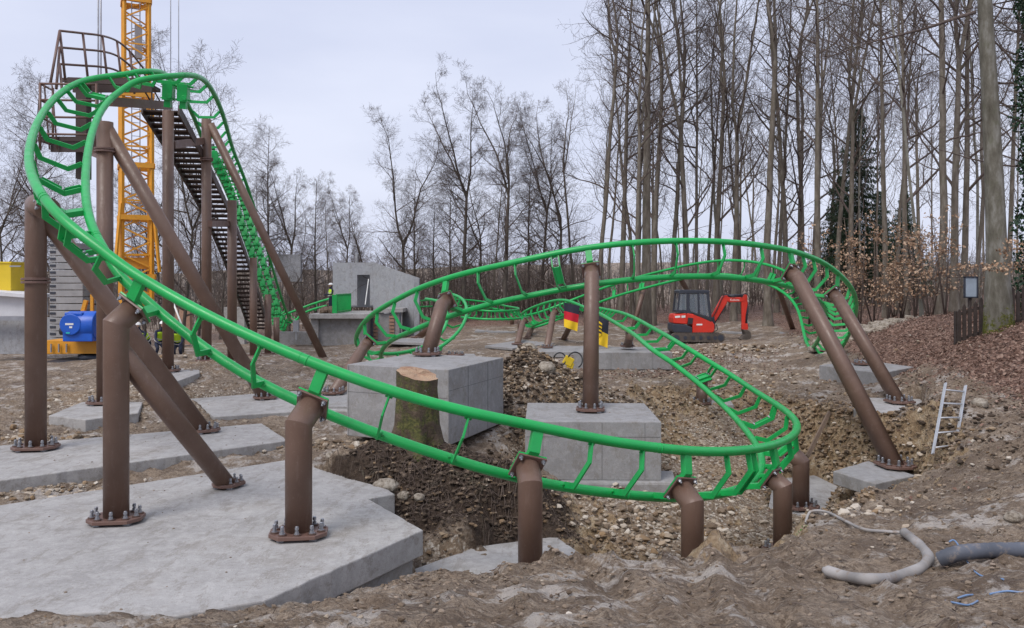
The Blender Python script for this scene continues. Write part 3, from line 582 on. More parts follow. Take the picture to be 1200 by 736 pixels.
def base_plate(t, c, dirv, r, bolts=True, sc=1.0):
    """irregular octagon plate standing on small pads, with anchor bolts"""
    c = Vector(c); d = Vector((dirv[0], dirv[1], 0)); d = d.normalized() if d.length > .01 else Vector((1, .15, 0)).normalized(); q = Vector((-d.y, d.x, 0))
    A, B = r * 2.12 * sc, r * 1.72 * sc; poly = []
    for a, b in ((-1, -.42), (-.62, -1), (.62, -1), (1, -.42), (1, .42), (.62, 1), (-.62, 1), (-1, .42)):
        v = c + d * (a * A) + q * (b * B); poly.append((v.x, v.y))
    mb = MB(); mb.prism(poly, c.z + .035, c.z + .085); mb.build('base_plate', M['brown'], t, .006)
    for a, b in ((.55, -.6), (-.55, -.6), (.4, .6), (-.45, .55)):
        mb = MB(); v = c + d * (a * A) + q * (b * B); mb.box((v.x, v.y, c.z + .018), (.09, .09, .036)); mb.build('levelling_pad', M['galv'], t)
    if bolts:
        for a, b in ((-.80, -.30), (-.80, .30), (-.50, -.72), (-.5, .72), (.0, -.80), (0, .8), (.50, -.72), (.5, .72), (.80, -.30), (.80, .30)):
            add_bolt(t, 'anchor', c + d * (a * A) + q * (b * B) + Vector((0, 0, .085)), (0, 0, 1), min(1, r / .2))
def top_flange(t, c, T, S, ax, r):
    mb = MB(); rot = Matrix((S, T, ax)).transposed(); a = r * 2.5
    mb.box(c + ax * .016, (a * 1.0, a, .03), rot); mb.build('top_flange', M['brown'], t, .004)
    mb = MB(); mb.box(c + ax * .046, (a, a, .026), rot); mb.build('green_flange', M['green'], t, .004)
    for u in (-1, 1):
        for v in (-1, 1): add_bolt(t, 'small', c + S * (u * a * .40) + T * (v * a * .40) + ax * .0, -ax, r / .18)
def support(label, pts, r, plate=True, st=None, coupling=None, group=None, fl=True, sc=1.0):
    base = Vector(pts[-1]); t = thing('steel_support', base, label, 'support post', group)
    d = (Vector(pts[-2]) - base)
    if st is not None:
        p, T, S, N = frame(st); c = p - N * .30
        pts = [c - N * .0] + [Vector(x) for x in pts[1:]] if len(pts) > 2 or fl else [c] + [Vector(x) for x in pts[1:]]
        top_flange(t, c - N * .0, T, S, N, r)
    pipe_mesh(pts, r, 28, None, Vector((0, 0, 1)) if plate and abs(d.normalized().z) > .3 else None).build('pipe', M['post'], t)
    if coupling:
        for f, i in coupling:
            a = Vector(pts[i]); b = Vector(pts[i + 1]); c = a.lerp(b, f); ax = (b - a).normalized(); mb = MB()
            disc(mb, c - ax * .03, ax, r * 1.33, .045); disc(mb, c + ax * .03, ax, r * 1.33, .045); mb.build('coupling_flange', M['brown'], t, .004)
    if plate: base_plate(t, base, d, r, plate == 1, sc)
    return t
def kneed(i, z, r, label, stub=.42, **kw):
    st = TRACK_D[i]; p, T, S, N = frame(st); c = p - N * .30; k = c - N * stub
    return support(label, [c, k, (k.x, k.y, z)], r, st=st, **kw)
kneed(30, -.64, .168, 'upright brown post with a bent head, standing between two slanted braces on the big slab', .30)
kneed(34, -.64, .172, 'shortest upright brown post on the big slab, a bent head bolted to the green track', .34)
kneed(37, -1.38, .162, 'upright bent-head brown post rising out of the trench below the tree stump', .30)
kneed(40, -1.72, .165, 'bent-head brown post standing in pale rubble where the track begins to turn', .30)
kneed(43, -1.88, .155, 'bent-head brown post hidden at its foot by the mud bank, in the tight turn', .22)
kneed(46, -1.9, .165, 'short bent-head brown post with a bolted foot visible on the pit floor', .34)
sp = lambda *a: P(*a)
# uprights and braces of the big drop
c42 = PZ(42, 527, -.45); t42 = TRACK_D[26]; p26 = frame(t42)[0] - frame(t42)[3] * .30; k42 = Vector((c42.x, c42.y, P(0, 240, c42.y).z))
support('tall brown post carrying the lowest part of the big drop, ring coupling halfway up', [p26, k42, c42], .185, st=TRACK_D[26], coupling=[(.31, 1)])
b240 = PZ(240, 507, -.45); support('slanted brown brace running down from the coupled post to the long slab strip', [Vector((k42.x, k42.y, k42.z + .0)), b240], .165, sc=.85)
p30 = frame(TRACK_D[30]); h30 = p30[0] - p30[3] * .60
b267 = PZ(268, 571, -.64); support('slanted brown brace from the bent-head post down to the big slab', [Vector((h30.x, h30.y, h30.z - .30)), b267], .142, sc=.85)
top2 = P(124, 141, 19.3); foot2 = PZ(123, 474, -.2); foot2.x = PX(foot2) * 0 + foot2.x
t_top = Vector((foot2.x, foot2.y, top2.z + .12)); support('brown post directly behind the big drop, ring coupling near its top', [t_top, foot2], .185, coupling=[(.10, 0)])
support('longest slanted brown pipe, leaning from under the track crest to the sharp-cornered slab', [Vector((t_top.x, t_top.y, t_top.z - .10)), PZ(311, 468, -.34)], .165, sc=.85)
f195 = PZ(197, 436, .02); tp195 = Vector((f195.x, f195.y, P(195, 130, f195.y).z)); support('tallest brown lift post, green drive boxes hanging at its head', [tp195, f195], .165)
f241 = PZ(242, 424, .0); tp241 = Vector((f241.x, f241.y, P(241, 140, f241.y).z)); support('brown lift post with flat head plate and a ring coupling, next to the steel stair', [tp241, f241], .165, coupling=[(.165, 0)])
support('long slanted strut from the flat-headed lift post towards the station mud', [Vector((tp241.x + .12, tp241.y, tp241.z - .15)), PZ(386, 434, -.5)], .14, plate=2)
for px, top, Yc, lab in ((272, 235, 30.5, 'brown lift post in the middle of the climb, its head hidden by drive boxes'), (297, 302, 38.5, 'slimmer brown lift post near the lower end of the stair'),
                         (314, 345, 44, 'short brown lift post beside the low concrete wall'), (324, 372, 47.5, 'lowest brown lift post under the start of the climb')):
    b_ = P(px, 0, Yc); z = gz(b_.x, b_.y); support(lab, [(b_.x, b_.y, P(px, top, Yc).z), (b_.x, b_.y, z)], .165, plate=2)
def lean(i, foot, r, label, **kw):
    st = TRACK_D[i]; p, T, S, N = frame(st); c = p - N * .30; foot = Vector(foot); d = (foot - c).normalized()
    return support(label, [c, c - N * .22 + d * .06, foot], r, st=st, **kw)
lean(91, PZ(1054, 473, -.31), .175, 'leaning brown pipe beside the ladder, foot on the flat pad flush with the mud')
lean(94, PZ(1049, 548, -1.05), .19, 'longest leaning brown pipe of the wide curve, foot on the small plinth in the pit')
lean(99, PZ(692, 482, 0), .17, 'near-upright brown post in the middle of the site, two flags behind it')
lean(103, PZ(501, 417, 1.0), .175, 'leaning brown post standing on top of the tall grey concrete block')
lean(107, PZ(391, 462, -.28), .17, 'leaning brown post half hidden behind the tall concrete block')
lean(85, PZ(1010, 428, 0), .15, 'short leaning strut under the dip of the track, on the block by the slope')
lean(78, PZ(930, 388, .0), .15, 'slim leaning strut seen under the far rails, on a small distant block', plate=2)
lean(74, PZ(829, 384, -.05), .15, 'thin leaning strut far behind the digger arm', plate=2)
lean(65, PZ(606, 404, -.4), .16, 'short leaning post under the outer rim of the far curve', plate=2)
lean(63, PZ(641, 408, -.35), .16, 'stouter leaning post under the far curve, beside the tricolour flag')
lean(67, PZ(617, 397, -.4), .15, 'slim leaning post half hidden behind its neighbour in the far curve', plate=2)
lean(62, PZ(660, 398, -.4), .15, 'slanted far post between the tricolour flag and the rubble', plate=2)
lean(58, P(735, 407, 33.6), .16, 'upright post stub on the wide low block, between flag and digger')
lean(52, PZ(822, 474, -.76), .16, 'short post under the rising track at the back of the pit')
lean(73, P(742, 385, 47), .14, 'thin upright far post under the climbing rails, beside the thick pale trunk', plate=2)
lean(114, PZ(534, 417, -.35), .17, 'bolted post stump under the far inner loop, just behind the tall block')
lean(118, P(489, 396, 43), .16, 'slanted post before the concrete building, behind the tall block', plate=2)
# far rails looping at the wood edge
fr_ = thing('far_track', P(560, 372, 58), 'distant thin green track curving low along the edge of the wood', 'coaster track')
fp = smooth_path([P(492, 356, 62), P(520, 355, 62), P(548, 355, 62), P(575, 358, 60), P(600, 363, 57), P(614, 366, 54), P(604, 368.5, 52), (P(585, 369.5, 51)), P(566, 369, 51), P(545, 367, 52)], 6)
for sg in (-1, 1):
    mb = MB(); q = []
    for i, p in enumerate(fp):
        T = (fp[min(i + 1, len(fp) - 1)] - fp[max(i - 1, 0)]).normalized(); S = T.cross(Vector((0, 0, 1))).normalized(); q.append(p + (S * .75 - Vector((0, 0, -.55))) * (sg * .42))
    mb.tube(q, .065, 8); mb.build('rail', M['green'], fr_)
mb = MB()
for i in range(1, len(fp), 2):
    p = fp[i]; T = (fp[min(i + 1, len(fp) - 1)] - fp[i - 1]).normalized(); S = T.cross(Vector((0, 0, 1))).normalized(); q = S * .75 + Vector((0, 0, .55)); nn = q.cross(T).normalized()
    if nn.z > 0: nn = -nn
    a, b, c, d = p - q * .42, p - q * .22 + nn * .22, p + q * .22 + nn * .22, p + q * .42
    for e, f in ((a, b), (b, c), (c, d)): mb.bar(e, f, .03, .08)
mb.build('tie', M['green'], fr_)
for f, (a, b) in enumerate(((503, 388), (572, 389), (608, 392))):
    pt = fp[(4, 24, 34)[f]]; b_ = Vector((pt.x, pt.y, gz(pt.x, pt.y) - .1))
    support(('thin far post at the building corner', 'thin far post in the middle of the distant track', 'thin far post under the bend of the distant track')[f], [pt - Vector((0, 0, .25)), b_], .13, plate=0)
# ------------------------------------------------------------ steel stair and maintenance platform
def lift(t, u, v): return loc(t, u, v)
st_ = thing('steel_stair', P(262, 300, 34) , 'dark brown open-tread steel stair climbing beside the lift to the top platform', 'stair')
A = P(188, 128, 25.5); Bv = P(304, 386, 48)
def stp(f):                                            # slightly convex like the track beside it
    p = A.lerp(Bv, f); p.z += 1.0 * math.sin(math.pi * min(1, f * 1.02)) * .9; return p
sdir = (Bv - A); sdir.z = 0; sdir.normalize(); sx = Vector((sdir.y, -sdir.x, 0))
for s_ in (-1, 1):
    mb = MB(); q = [stp(i / 20) + sx * (s_ * .52) for i in range(21)]
    for a, b in zip(q, q[1:]): mb.bar(a, b, .05, .30)
    mb.build('stringer', M['brown_dark'], st_)
NT = 46
for i in range(NT):
    p = stp((i + .5) / NT); mb = MB(); mb.box(p + Vector((0, 0, .03)), (1.0, .27, .04), Matrix((sx, sdir, Vector((0, 0, 1)))).transposed()); mb.box(p + Vector((0, 0, -.02)) + sdir * .12, (1.0, .02, .10), Matrix((sx, sdir, Vector((0, 0, 1)))).transposed())
    mb.build('tread', M['brown_dark'], st_)
for s_ in (-1,):
    for h, nm in ((1.05, 'handrail'), (.55, 'handrail')):
        mb = MB(); mb.tube([stp(i / 20) + sx * (s_ * .52) + Vector((0, 0, h + .1)) for i in range(21)], .024, 6); mb.build(nm, M['brown_dark'], st_)
    for i in range(1, 20, 2):
        p = stp(i / 20) + sx * (s_ * .52); mb = MB(); mb.bar(p, p + Vector((0, 0, 1.15)), .04, .04); mb.build('stair_post', M['brown_dark'], st_)
pf = thing('maintenance_platform', P(120, 165, 21.5), 'brown steel platform with tall railings behind the crest of the track', 'platform')
def rail_(pts, r=.028, nm='platform_rail'):
    mb = MB(); mb.tube([Vector(p) for p in pts], r, 8); mb.build(nm, M['brown'], pf)
Yp, Yq = 22.2, 20.8
mb = MB(); mb.box(P(92, 168, 21.6), (1.35, 1.3, .12)); mb.box(P(92, 172, 21.0), (1.35, .06, .26)); mb.box(P(118, 168, 21.6), (.06, 1.3, .26)); mb.build('deck', M['brown_dark'], pf)
mb = MB(); mb.box(P(132, 100, 23.4), (2.1, 1.3, .10)); mb.box(P(132, 103, 22.7), (2.1, .07, .24)); mb.build('deck', M['brown_dark'], pf)
for y in (98, 117, 137, 157):
    rail_([P(47, y, Yq), P(112, y + 1, Yq)]); rail_([P(47, y, Yq), P(62, y + 8, 23.0)])
for x, y0 in ((47, 97), (113, 98)): rail_([P(x, y0, Yq), P(x, 176, Yq)], .034)
rail_([P(62, 103, 23), P(62, 176, 23)], .034)
mb = MB(); mb.bar(P(98, 98, 22.4), P(98, 210, 22.4), .28, .28); mb.bar(P(80, 94, 22.2), P(160, 97, 22.2), .1, .14); mb.build('platform_frame', M['brown_dark'], pf)
curve = [[P(70, 36, 21.5), P(97, 39, 22.2), P(120, 42, 23), P(137, 48, 24.1), P(152, 60, 25), P(164, 75, 25.8), P(176, 90, 26.6)]]
curve.append([p - Vector((0, 0, .42)) for p in curve[0]]); curve.append([p - Vector((0, 0, .84)) for p in curve[0][:6]])
for c in curve: rail_(smooth_path(c, 4), .03)
for i, f in enumerate((0, 1, 2, 3, 4)):
    p = curve[0][f]; rail_([p, p - Vector((-.14, 0, 1.25))], .034)
for i in range(3):                                      # raked rails of the near end
    p = curve[i][0]; rail_([p, P(59 + i * 7, 98 + i * 6, 20.9)], .034)
for i in range(2): rail_([P(52 + 9 * i, 100, 20.9), P(58 + 9 * i, 175, 20.9)], .02)
mb = MB(); mb.bar(P(128, 119, 20.6), P(199, 124, 24.2), .16, .22); mb.build('cross_beam', M['brown'], pf)
mb = MB(); mb.bar(P(100, 175, 21.6), P(126, 185, 20.2), .16, .16); mb.build('bracket', M['brown'], pf)
mb = MB(); mb.bar(tp195 + Vector((.1, .1, -1.0)), tp241 + Vector((-.1, -.1, -.75)), .16, .22); mb.build('cross_beam', M['brown'], pf)
mb = MB(); a_ = P(268, 262, 30.5); mb.bar(P(246, 262, 27.5), a_, .14, .2); mb.build('cross_beam', M['brown'], pf)
# ------------------------------------------------------------ tower crane
Yc = 38.0; ccx = (159.5 - 600) / 1000 * Yc
cr_ = thing('tower_crane', (ccx, Yc, -.4), 'orange-yellow lattice tower crane standing behind the coaster lift', 'crane')
rz = R(27)
def cq(x, y, z): return Vector((ccx + x * math.cos(rz) - y * math.sin(rz), Yc + x * math.sin(rz) + y * math.cos(rz), z))
def mast(z0, z1, h0, name_ch, step, ch=.062, br=.030, h1=None):
    h1 = h1 or h0; n = max(1, int(round((z1 - z0) / step)))
    H = lambda f: h0 + (h1 - h0) * f
    for sx_, sy_ in ((-1, -1), (1, -1), (1, 1), (-1, 1)):
        mb = MB(); mb.bar(cq(sx_ * H(0), sy_ * H(0), z0), cq(sx_ * H(1), sy_ * H(1), z1), ch * 2, ch * 2, up=(.4, 1, .1)); mb.build('mast_chord', M['crane_yellow'], cr_)
    cs = ((-1, -1), (1, -1), (1, 1), (-1, 1)); mb = MB()
    for i in range(n):
        f0, f1 = i / n, (i + 1) / n; za, zb = z0 + (z1 - z0) * f0, z0 + (z1 - z0) * f1; zm = (za + zb) / 2; hm = H((f0 + f1) / 2)
        for j in range(4):
            a = cs[j]; b = cs[(j + 1) % 4]
            mb.bar(cq(a[0] * H(f0), a[1] * H(f0), za), cq(b[0] * hm, b[1] * hm, zm), br * 2, br * 2); mb.bar(cq(b[0] * hm, b[1] * hm, zm), cq(a[0] * H(f1), a[1] * H(f1), zb), br * 2, br * 2)
            if i % 2 == 0: mb.bar(cq(a[0] * H(f0), a[1] * H(f0), za), cq(b[0] * H(f0), b[1] * H(f0), za), br * 2, br * 2)
    mb.build('lattice_bracing', M['crane_yellow'], cr_)
mast(11.0, 24.5, .50, '', 1.15); mast(1.6, 11.1, .60, '', 1.25, .075, .036)
def collar(z, h, t_=.2):
    mb = MB(); 
    for a, b in (((-1, -1), (1, -1)), ((1, -1), (1, 1)), ((1, 1), (-1, 1)), ((-1, 1), (-1, -1))): mb.bar(cq(a[0] * h, a[1] * h, z), cq(b[0] * h, b[1] * h, z), .12, t_)
    mb.build('mast_collar', M['crane_yellow'], cr_)
for z, h in ((15.2, .56), (11.0, .66), (7.9, .68), (5.6, .7), (3.0, .72)): collar(z, h, .22)
mb = MB(); mb.box(cq(0, 0, 3.6), (1.0, 1.0, .5), Euler((0, 0, rz)).to_matrix()); mb.bar(cq(-.65, -.65, 6.2), cq(-.9, -.9, 3.2), .12, .1); mb.bar(cq(.65, -.65, 6.2), cq(.9, -.9, 3.2), .12, .1); mb.build('mast_foot', M['crane_yellow'], cr_)
mb = MB(); mb.box(cq(.1, .1, 13.5), (.3, .3, 1.5), Euler((0, 0, rz)).to_matrix()); mb.build('hoist_box', M['grey_panel'], cr_)
mb = MB()
for z in np.arange(1.8, 24, .3): mb.bar(cq(-.16, .2, z), cq(.16, .2, z), .025, .025)
mb.bar(cq(-.17, .2, 1.6), cq(-.17, .2, 24), .035, .035); mb.bar(cq(.17, .2, 1.6), cq(.17, .2, 24), .035, .035); mb.build('ladder', M['galv'], cr_)
for dx in (-1.98, -1.86, 1.3, 1.66):
    mb = MB(); mb.tube([(ccx + dx, Yc + .6, .6), (ccx + dx, Yc + .6, 24.5)], .022 if dx > 0 else .04, 5); mb.build('hoist_rope', M['galv'], cr_)
sl = lambda px, py, Y=37.4: P(px, py, Y)
mb = MB(); mb.box(P(106, 405.5, 37.6), (3.6, 1.6, .55)); mb.box(P(66, 409, 37.6), (1.3, 1.2, .36)); mb.box(P(128, 393, 37.6), (1.5, 1.5, .3)); mb.build('slewing_platform', M['crane_yellow'], cr_)
for i in range(5):
    mb = MB(); x = 60 + i * 9; mb.bar(P(x, 403, 36.7), P(x, 413, 36.7), .07, .05); mb.build('platform_post', M['galv'], cr_) if i < 3 else None
mb = MB(); mb.tube([P(118, 415, 37.6), P(118, 421, 37.6)], .9, 24); mb.box(P(118, 423, 37.6), (3.4, 3.2, .22)); mb.build('slewing_ring', M['charcoal'], cr_)
mb = MB(); mb.bar(P(101, 352, 37.6), P(88, 398, 37.6), .16, .16); mb.bar(P(108, 345, 37.6), P(108, 398, 37.6), .12, .12); mb.build('stay_frame', M['crane_yellow'], cr_)
wn = thing_w = MB()
cx_, cz_ = P(97, 380, 36.4), 0
o1 = MB(); ax_ = Vector((1, 0, 0)); c = P(99, 381, 36.3)
o1.tube([c - ax_ * .62, c + ax_ * .62], .60, 28, smooth=True); o1.box(c + Vector((-.05, 0, -.42)), (1.25, 1.0, .5)); o1.box(c + Vector((-.25, 0, .25)), (.75, .9, .6)); o1.tube([c + Vector((-.3, -.55, .05)), c + Vector((-.3, -.62, .05))], .45, 24, smooth=False)
wi = o1.build('hoist_winch', M['blue'], cr_, .05)
mb = MB(); mb.tube([c + Vector((-.6, -.1, -.25)), c + Vector((-.95, -.1, -.25))], .17, 14); mb.build('winch_motor', M['black'], wi)
for k, (dx, dz, w_) in enumerate(((-.32, .05, .34), (-.26, -.08, .12))):
    mb = MB(); mb.box(c + Vector((dx, -.626, dz + .02)), (w_, .012, .08)); mb.build('white_marking', M['white'], wi)
mb = MB(); mb.box(c + Vector((-.38, -.626, -.3)), (.16, .012, .06)); mb.build('marking', paint('teal_label', (.02, .5, .45), .4), wi)
for k in range(16):                                     # ballast stack
    z = P(0, 412 - 8.0 * k - 4, 40).z; mb = MB(); x0 = P(58, 0, 40).x; x1 = P(97, 0, 40).x
    x1 = x1 - (0, .0, .0)[k % 3]
    if k > 13: x1 = P(88, 0, 40).x
    mb.box(((x0 + x1) / 2, 40.9, z), (x1 - x0, 1.8, .285)); mb.build('ballast_block', M['concrete_white'], cr_, .02)
    mb = MB(); mb.box((P(62, 0, 40).x + .0, 39.99, z + .03), (.26, .04, .10)); mb.build('ballast_socket', M['charcoal'], cr_)
mb = MB()
x0 = P(97, 0, 41).x
for k in range(14): mb.box((x0 + .45, 41.6, P(0, 410 - 8.2 * k, 41).z), (.85, 1.4, .27))
mb.build('ballast_block', M['wall'], cr_, .02)
# yellow container, roofed shed and wall beyond the crane
yc = thing('yellow_container', P(8, 340, 43), 'yellow site container raised above a pale wall behind the coupled brown post', 'container')
mb = MB(); mb.box(P(-8, 325, 44), (3.6, 3.0, 1.45)); mb.build('container_body', M['yellow'], yc, .03)
mb = MB(); mb.box(P(18, 312, 42.4), (.55, .05, .07)); mb.build('door_bar', M['galv'], yc)
mb = MB(); mb.box(P(-8, 308.5, 44), (3.7, 3.1, .08)); mb.build('container_roof', M['yellow'], yc)
sh = thing('site_shed', P(0, 370, 42), 'low white-roofed shed on a pale grey wall below the yellow container', 'shed')
mb = MB(); mb.extrude([P(-40, 348, 41), P(30, 344, 41), P(30, 371, 41), P(-40, 371, 41)], (0, 1, 0), .0, 2.0); mb.build('shed_wall', M['white_panel'], sh)
mb = MB(); mb.extrude([P(-40, 339, 40.6), P(31, 345, 40.6), P(31, 349, 40.6), P(-40, 343.5, 40.6)], (0, 1, 0), .0, 2.6); mb.build('shed_roof', M['white_panel'], sh)
mb = MB(); mb.box(P(-8, 373, 40.5), (3.4, .3, .2)); mb.build('shed_sill', M['galv'], sh)
mb = MB(); mb.box((P(40, 0, 40).x, 41.2, P(0, 395, 40).z), (5.6, .4, 1.75)); o = mb.build('site_wall', M['wall'], None); tag(o, 'smooth pale grey wall behind the crane base and the brown posts', 'wall')
mb = MB(); mb.box(P(70, 372, 39.3), (.55, .35, .8)); mb.box(P(62, 381, 39.2), (1.0, .5, .3)); 
# ------------------------------------------------------------ station building
def ext(mb, pts, Y, depth): mb.extrude([P(a, b, Y) for a, b in pts], (0, 1, 0), 0, depth)
bd = thing('station_building', P(440, 400, 56), 'raw concrete station building with a sloping wall top and one doorway', 'building')
Yw = 57.0
mb = MB()
ext(mb, [(390, 308), (437.5, 307.5), (437.5, 322), (390, 322)], Yw, .3); ext(mb, [(390, 322), (418.5, 322), (418.5, 358), (390, 358)], Yw, .3)
ext(mb, [(433.5, 322), (437.5, 322), (437.5, 358), (433.5, 358)], Yw, .3); mb.build('front_wall', M['wall'], bd)
pA = P(437.5, 307.5, Yw); pB = P(491, 326, 53.5); zb = P(0, 392, Yw).z
mb = MB(); n_ = Vector((.3, .95, 0)); q = [pA, pB, Vector((pB.x, pB.y, zb)), Vector((pA.x, pA.y, zb))]; mb.extrude(q, (.06, 1, 0), .004, .3); mb.build('side_wall', M['wall'], bd)
mb = MB(); q = [pB, pB + Vector((-1.4, 7, -.6)), Vector((pB.x - 1.4, pB.y + 7, zb)), Vector((pB.x, pB.y, zb))]; mb.extrude(q, (1, .2, 0), -.3, 0); mb.build('rear_wall', M['wall'], bd)
mb = MB(); ext(mb, [(391, 309), (437, 309), (437, 360), (391, 360)], Yw + 1.6, .3); mb.box((P(414, 0, Yw).x, Yw + .95, P(0, 309.5, Yw).z), (2.5, 1.3, .12)); mb.build('inner_wall_shade_roof', M['grey_panel'], bd)  # inner wall, plus a small roof slab added to shade the doorway
mb = MB(); mb.extrude([P(416, 297, Yw + 3), P(419, 297, Yw + 3), P(419, 308, Yw + 3), P(416, 308, Yw + 3)], (0, 1, 0), 0, .4); mb.build('roof_upstand', M['wall'], bd)
mb = MB(); mb.bar(P(432, 327, Yw - .5), P(428, 357, Yw - 1.0), .05, .05); mb.build('leaning_board', M['white'], bd)
mb = MB()
ext(mb, [(439, 369), (471, 366), (471, 398), (439, 400)], 52.6, .25); mb.build('stair_wall', M['block'], bd)
mb = MB(); ext(mb, [(444, 362), (472, 361.5), (472, 366), (444, 366.5)], 52.4, 3.2); mb.build('landing', M['slab'], bd)
for x0_, w_ in ((437.6, 5), (456, 6)):
    for k in range(7):
        mb = MB(); ext(mb, [(x0_, 370 + k * 4.1), (x0_ + w_, 370 + k * 4.1), (x0_ + w_, 373 + k * 4.1), (x0_, 373 + k * 4.1)], 52.5, .12); mb.build('brick_course', M['brick'], bd)
mb = MB(); mb.bar(P(436, 369, 52), P(436, 402, 52), .12, .1); mb.bar(P(469, 366, 52.2), P(469, 400, 52.2), .08, .08); mb.build('door_frame', M['charcoal'], bd)
pl = thing('station_platform', P(398, 403, 52), 'cast concrete station platform with an overhanging edge, worker and green railing on top', 'platform')
zt = P(0, 368, 50.5).z; zg = P(0, 406, 50.5).z
xl, xr = P(362, 0, 50.5).x, P(432, 0, 50.5).x
mb = MB(); mb.box(((xl + xr) / 2, 54.0, zt - .14), (xr - xl, 7.0, .28)); mb.build('deck_slab', M['slab'], pl, .02)
mb = MB(); mb.box(((xl + xr) / 2, 54.2, (zt - .29 + zg) / 2), (xr - xl - .5, 6.2, zt - .29 - zg)); mb.build('platform_wall', M['block'], pl)
mb = MB(); mb.extrude([P(364, 372, 50.8), P(373, 372, 50.8), P(373, 402, 50.8), P(364, 402, 50.8)], (0, 1, 0), 0, 1.5); mb.build('side_pier', M['block'], pl)
for (x0, x1, y0, Yw_, lab, mt) in ((323, 364, 389, 52, 'low concrete wall to one side of the station platform', 'block'), (262, 286, 360, 56, 'pale concrete wall piece glimpsed behind the lift posts', 'slab'), (205, 222, 352, 54, 'reddish stacked wall piece seen between two lift posts', 'brick'),
                               (322, 352, 298, 62, 'tall pale concrete wall far behind the longest lift strut', 'wall')):
    mb = MB(); a = P(x0, y0, Yw_); b = P(x1, 404 if y0 > 300 else 330, Yw_); mb.box(((a.x + b.x) / 2, Yw_ + .3, (a.z + b.z) / 2), (b.x - a.x, .5, a.z - b.z)); o = mb.build('concrete_wall', M[mt], None); tag(o, lab, 'wall')
# green railing on the platform
gr = thing('green_railing', P(402, 362, 52.5), 'bright green bar railing standing on the station platform', 'railing')
q0, q1 = P(394.5, 362, 51.2), P(411, 356, 55.5); zr = zt
for s in range(2):
    mb = MB(); z = zt + (1.15, .12)[s]; mb.bar((q0.x, q0.y, z), (q1.x, q1.y, z), .07, .06); mb.build('railing_bar', M['green'], gr)
for i in range(22):
    f = i / 21; p = q0.lerp(q1, f); mb = MB(); mb.box((p.x, p.y, zt + .58), (.05, .05, 1.12)); mb.build('baluster', M['green'], gr)
mb = MB(); mb.box((q0.x - .12, q0.y - .02, zt + .58), (.28, .05, 1.1)); mb.build('end_panel', M['green'], gr)
# small heaps of timber on the platform
mb = MB(); 
for k in range(7): mb.blob((P(378 + k * 1.6, 365, 51.4).x, 51.4 + .2 * (k % 3), zt + .13 + .1 * (k % 2)), .2, 1, .3)
tag(mb.build('rubble_heap', M['plank']), 'little brown heap of offcuts at the edge of the station platform', 'heap')
# lower control box by the start of the climb
mb = MB(); mb.box(P(347, 382, 50), (.3, .25, .65)); mb.bar(P(347, 387, 50), P(347, 398, 50), .08, .08); tag(mb.build('switch_box', M['grey_panel']), 'small grey electrical box on a post below the start of the climb', 'box')
# ------------------------------------------------------------ excavator
Ye = 46.0; ke = Ye / 1000
ex = thing('mini_excavator', P(835, 400, Ye), 'orange-red mini excavator with a dark cab, arm reaching down to the mud', 'excavator')
ex0 = P(785, 400, Ye)
def eq(zx, zy): return (750 + zx / 6.69, 320 + zy / 6.69)       # pixel of the enlarged detail -> photo
def side(mbx, pts, y0, y1): mbx.extrude([P(*eq(a, b), Ye) for a, b in pts], (0, 1, 0), y0, y1)
for y0 in (-.85, .5):
    mb = MB(); pts = []
    for cx, cz, a0, a1 in ((255, 497, 90, 270), (605, 500, -90, 90)):
        for k in range(7):
            a = R(a0 + (a1 - a0) * k / 6); pts.append((cx + 33 * math.cos(a) * 1.0, cz - 33 * math.sin(a)))
    side(mb, pts, y0, y0 + .35)
    for k in range(34):
        f = k / 17; zx_, zy_ = ((255 + 350 * f, 463) if f < 1 else (255 + 350 * (f - 1), 532)); p_ = P(*eq(zx_, zy_), Ye); mb.box((p_.x, y0 + Ye + .175, p_.z), (.07, .36, .05))
    mb.build('crawler_track', M['track_mud'], ex, .01)
    mb = MB()
    for zx_ in (262, 330, 390, 450, 510, 560, 602):
        p_ = P(*eq(zx_, 500), Ye); mb.tube([(p_.x, Ye + y0 - .02, p_.z), (p_.x, Ye + y0 + .02, p_.z)], .16 if zx_ in (262, 602) else .10, 14)
    mb.build('track_roller', M['charcoal'], ex)
mb = MB(); side(mb, [(300, 478), (560, 478), (560, 500), (300, 500)], -.5, .5); side(mb, [(400, 455), (500, 455), (500, 480), (400, 480)], -.4, .4); mb.build('undercarriage', M['track_mud'], ex)
mb = MB(); side(mb, [(236, 392), (335, 400), (388, 420), (388, 463), (245, 460), (232, 440)], -.72, .72); mb.build('counterweight', M['charcoal'], ex, .04)
mb = MB(); side(mb, [(250, 320), (342, 312), (352, 345), (352, 398), (243, 390), (241, 350)], -.70, .70); mb.build('engine_cover', M['red'], ex, .05)
mb = MB(); side(mb, [(345, 312), (400, 318), (470, 345), (545, 378), (560, 400), (560, 448), (545, 462), (390, 464), (390, 400), (354, 396)], -.72, .72); mb.build('body', M['red'], ex, .04)
mb = MB(); side(mb, [(385, 305), (450, 318), (535, 362), (535, 380), (470, 350), (400, 322)], -.735, .735); mb.build('side_trim', M['black'], ex, .02)
mb = MB(); side(mb, [(355, 345), (395, 350), (388, 395), (352, 395)], -.74, -.70); mb.build('vent_panel', M['black'], ex)
mb = MB(); side(mb, [(255, 333), (295, 330), (295, 345), (255, 348)], -.712, -.70); side(mb, [(305, 330), (335, 328), (335, 345), (305, 347)], -.712, -.70); side(mb, [(420, 393), (465, 393), (465, 405), (420, 405)], -.735, -.72); mb.build('white_decal', M['white'], ex)
mb = MB(); side(mb, [(285, 138), (300, 130), (515, 133), (527, 145), (518, 158), (285, 160)], -.66, .66); mb.build('cab_roof', M['charcoal'], ex, .03)
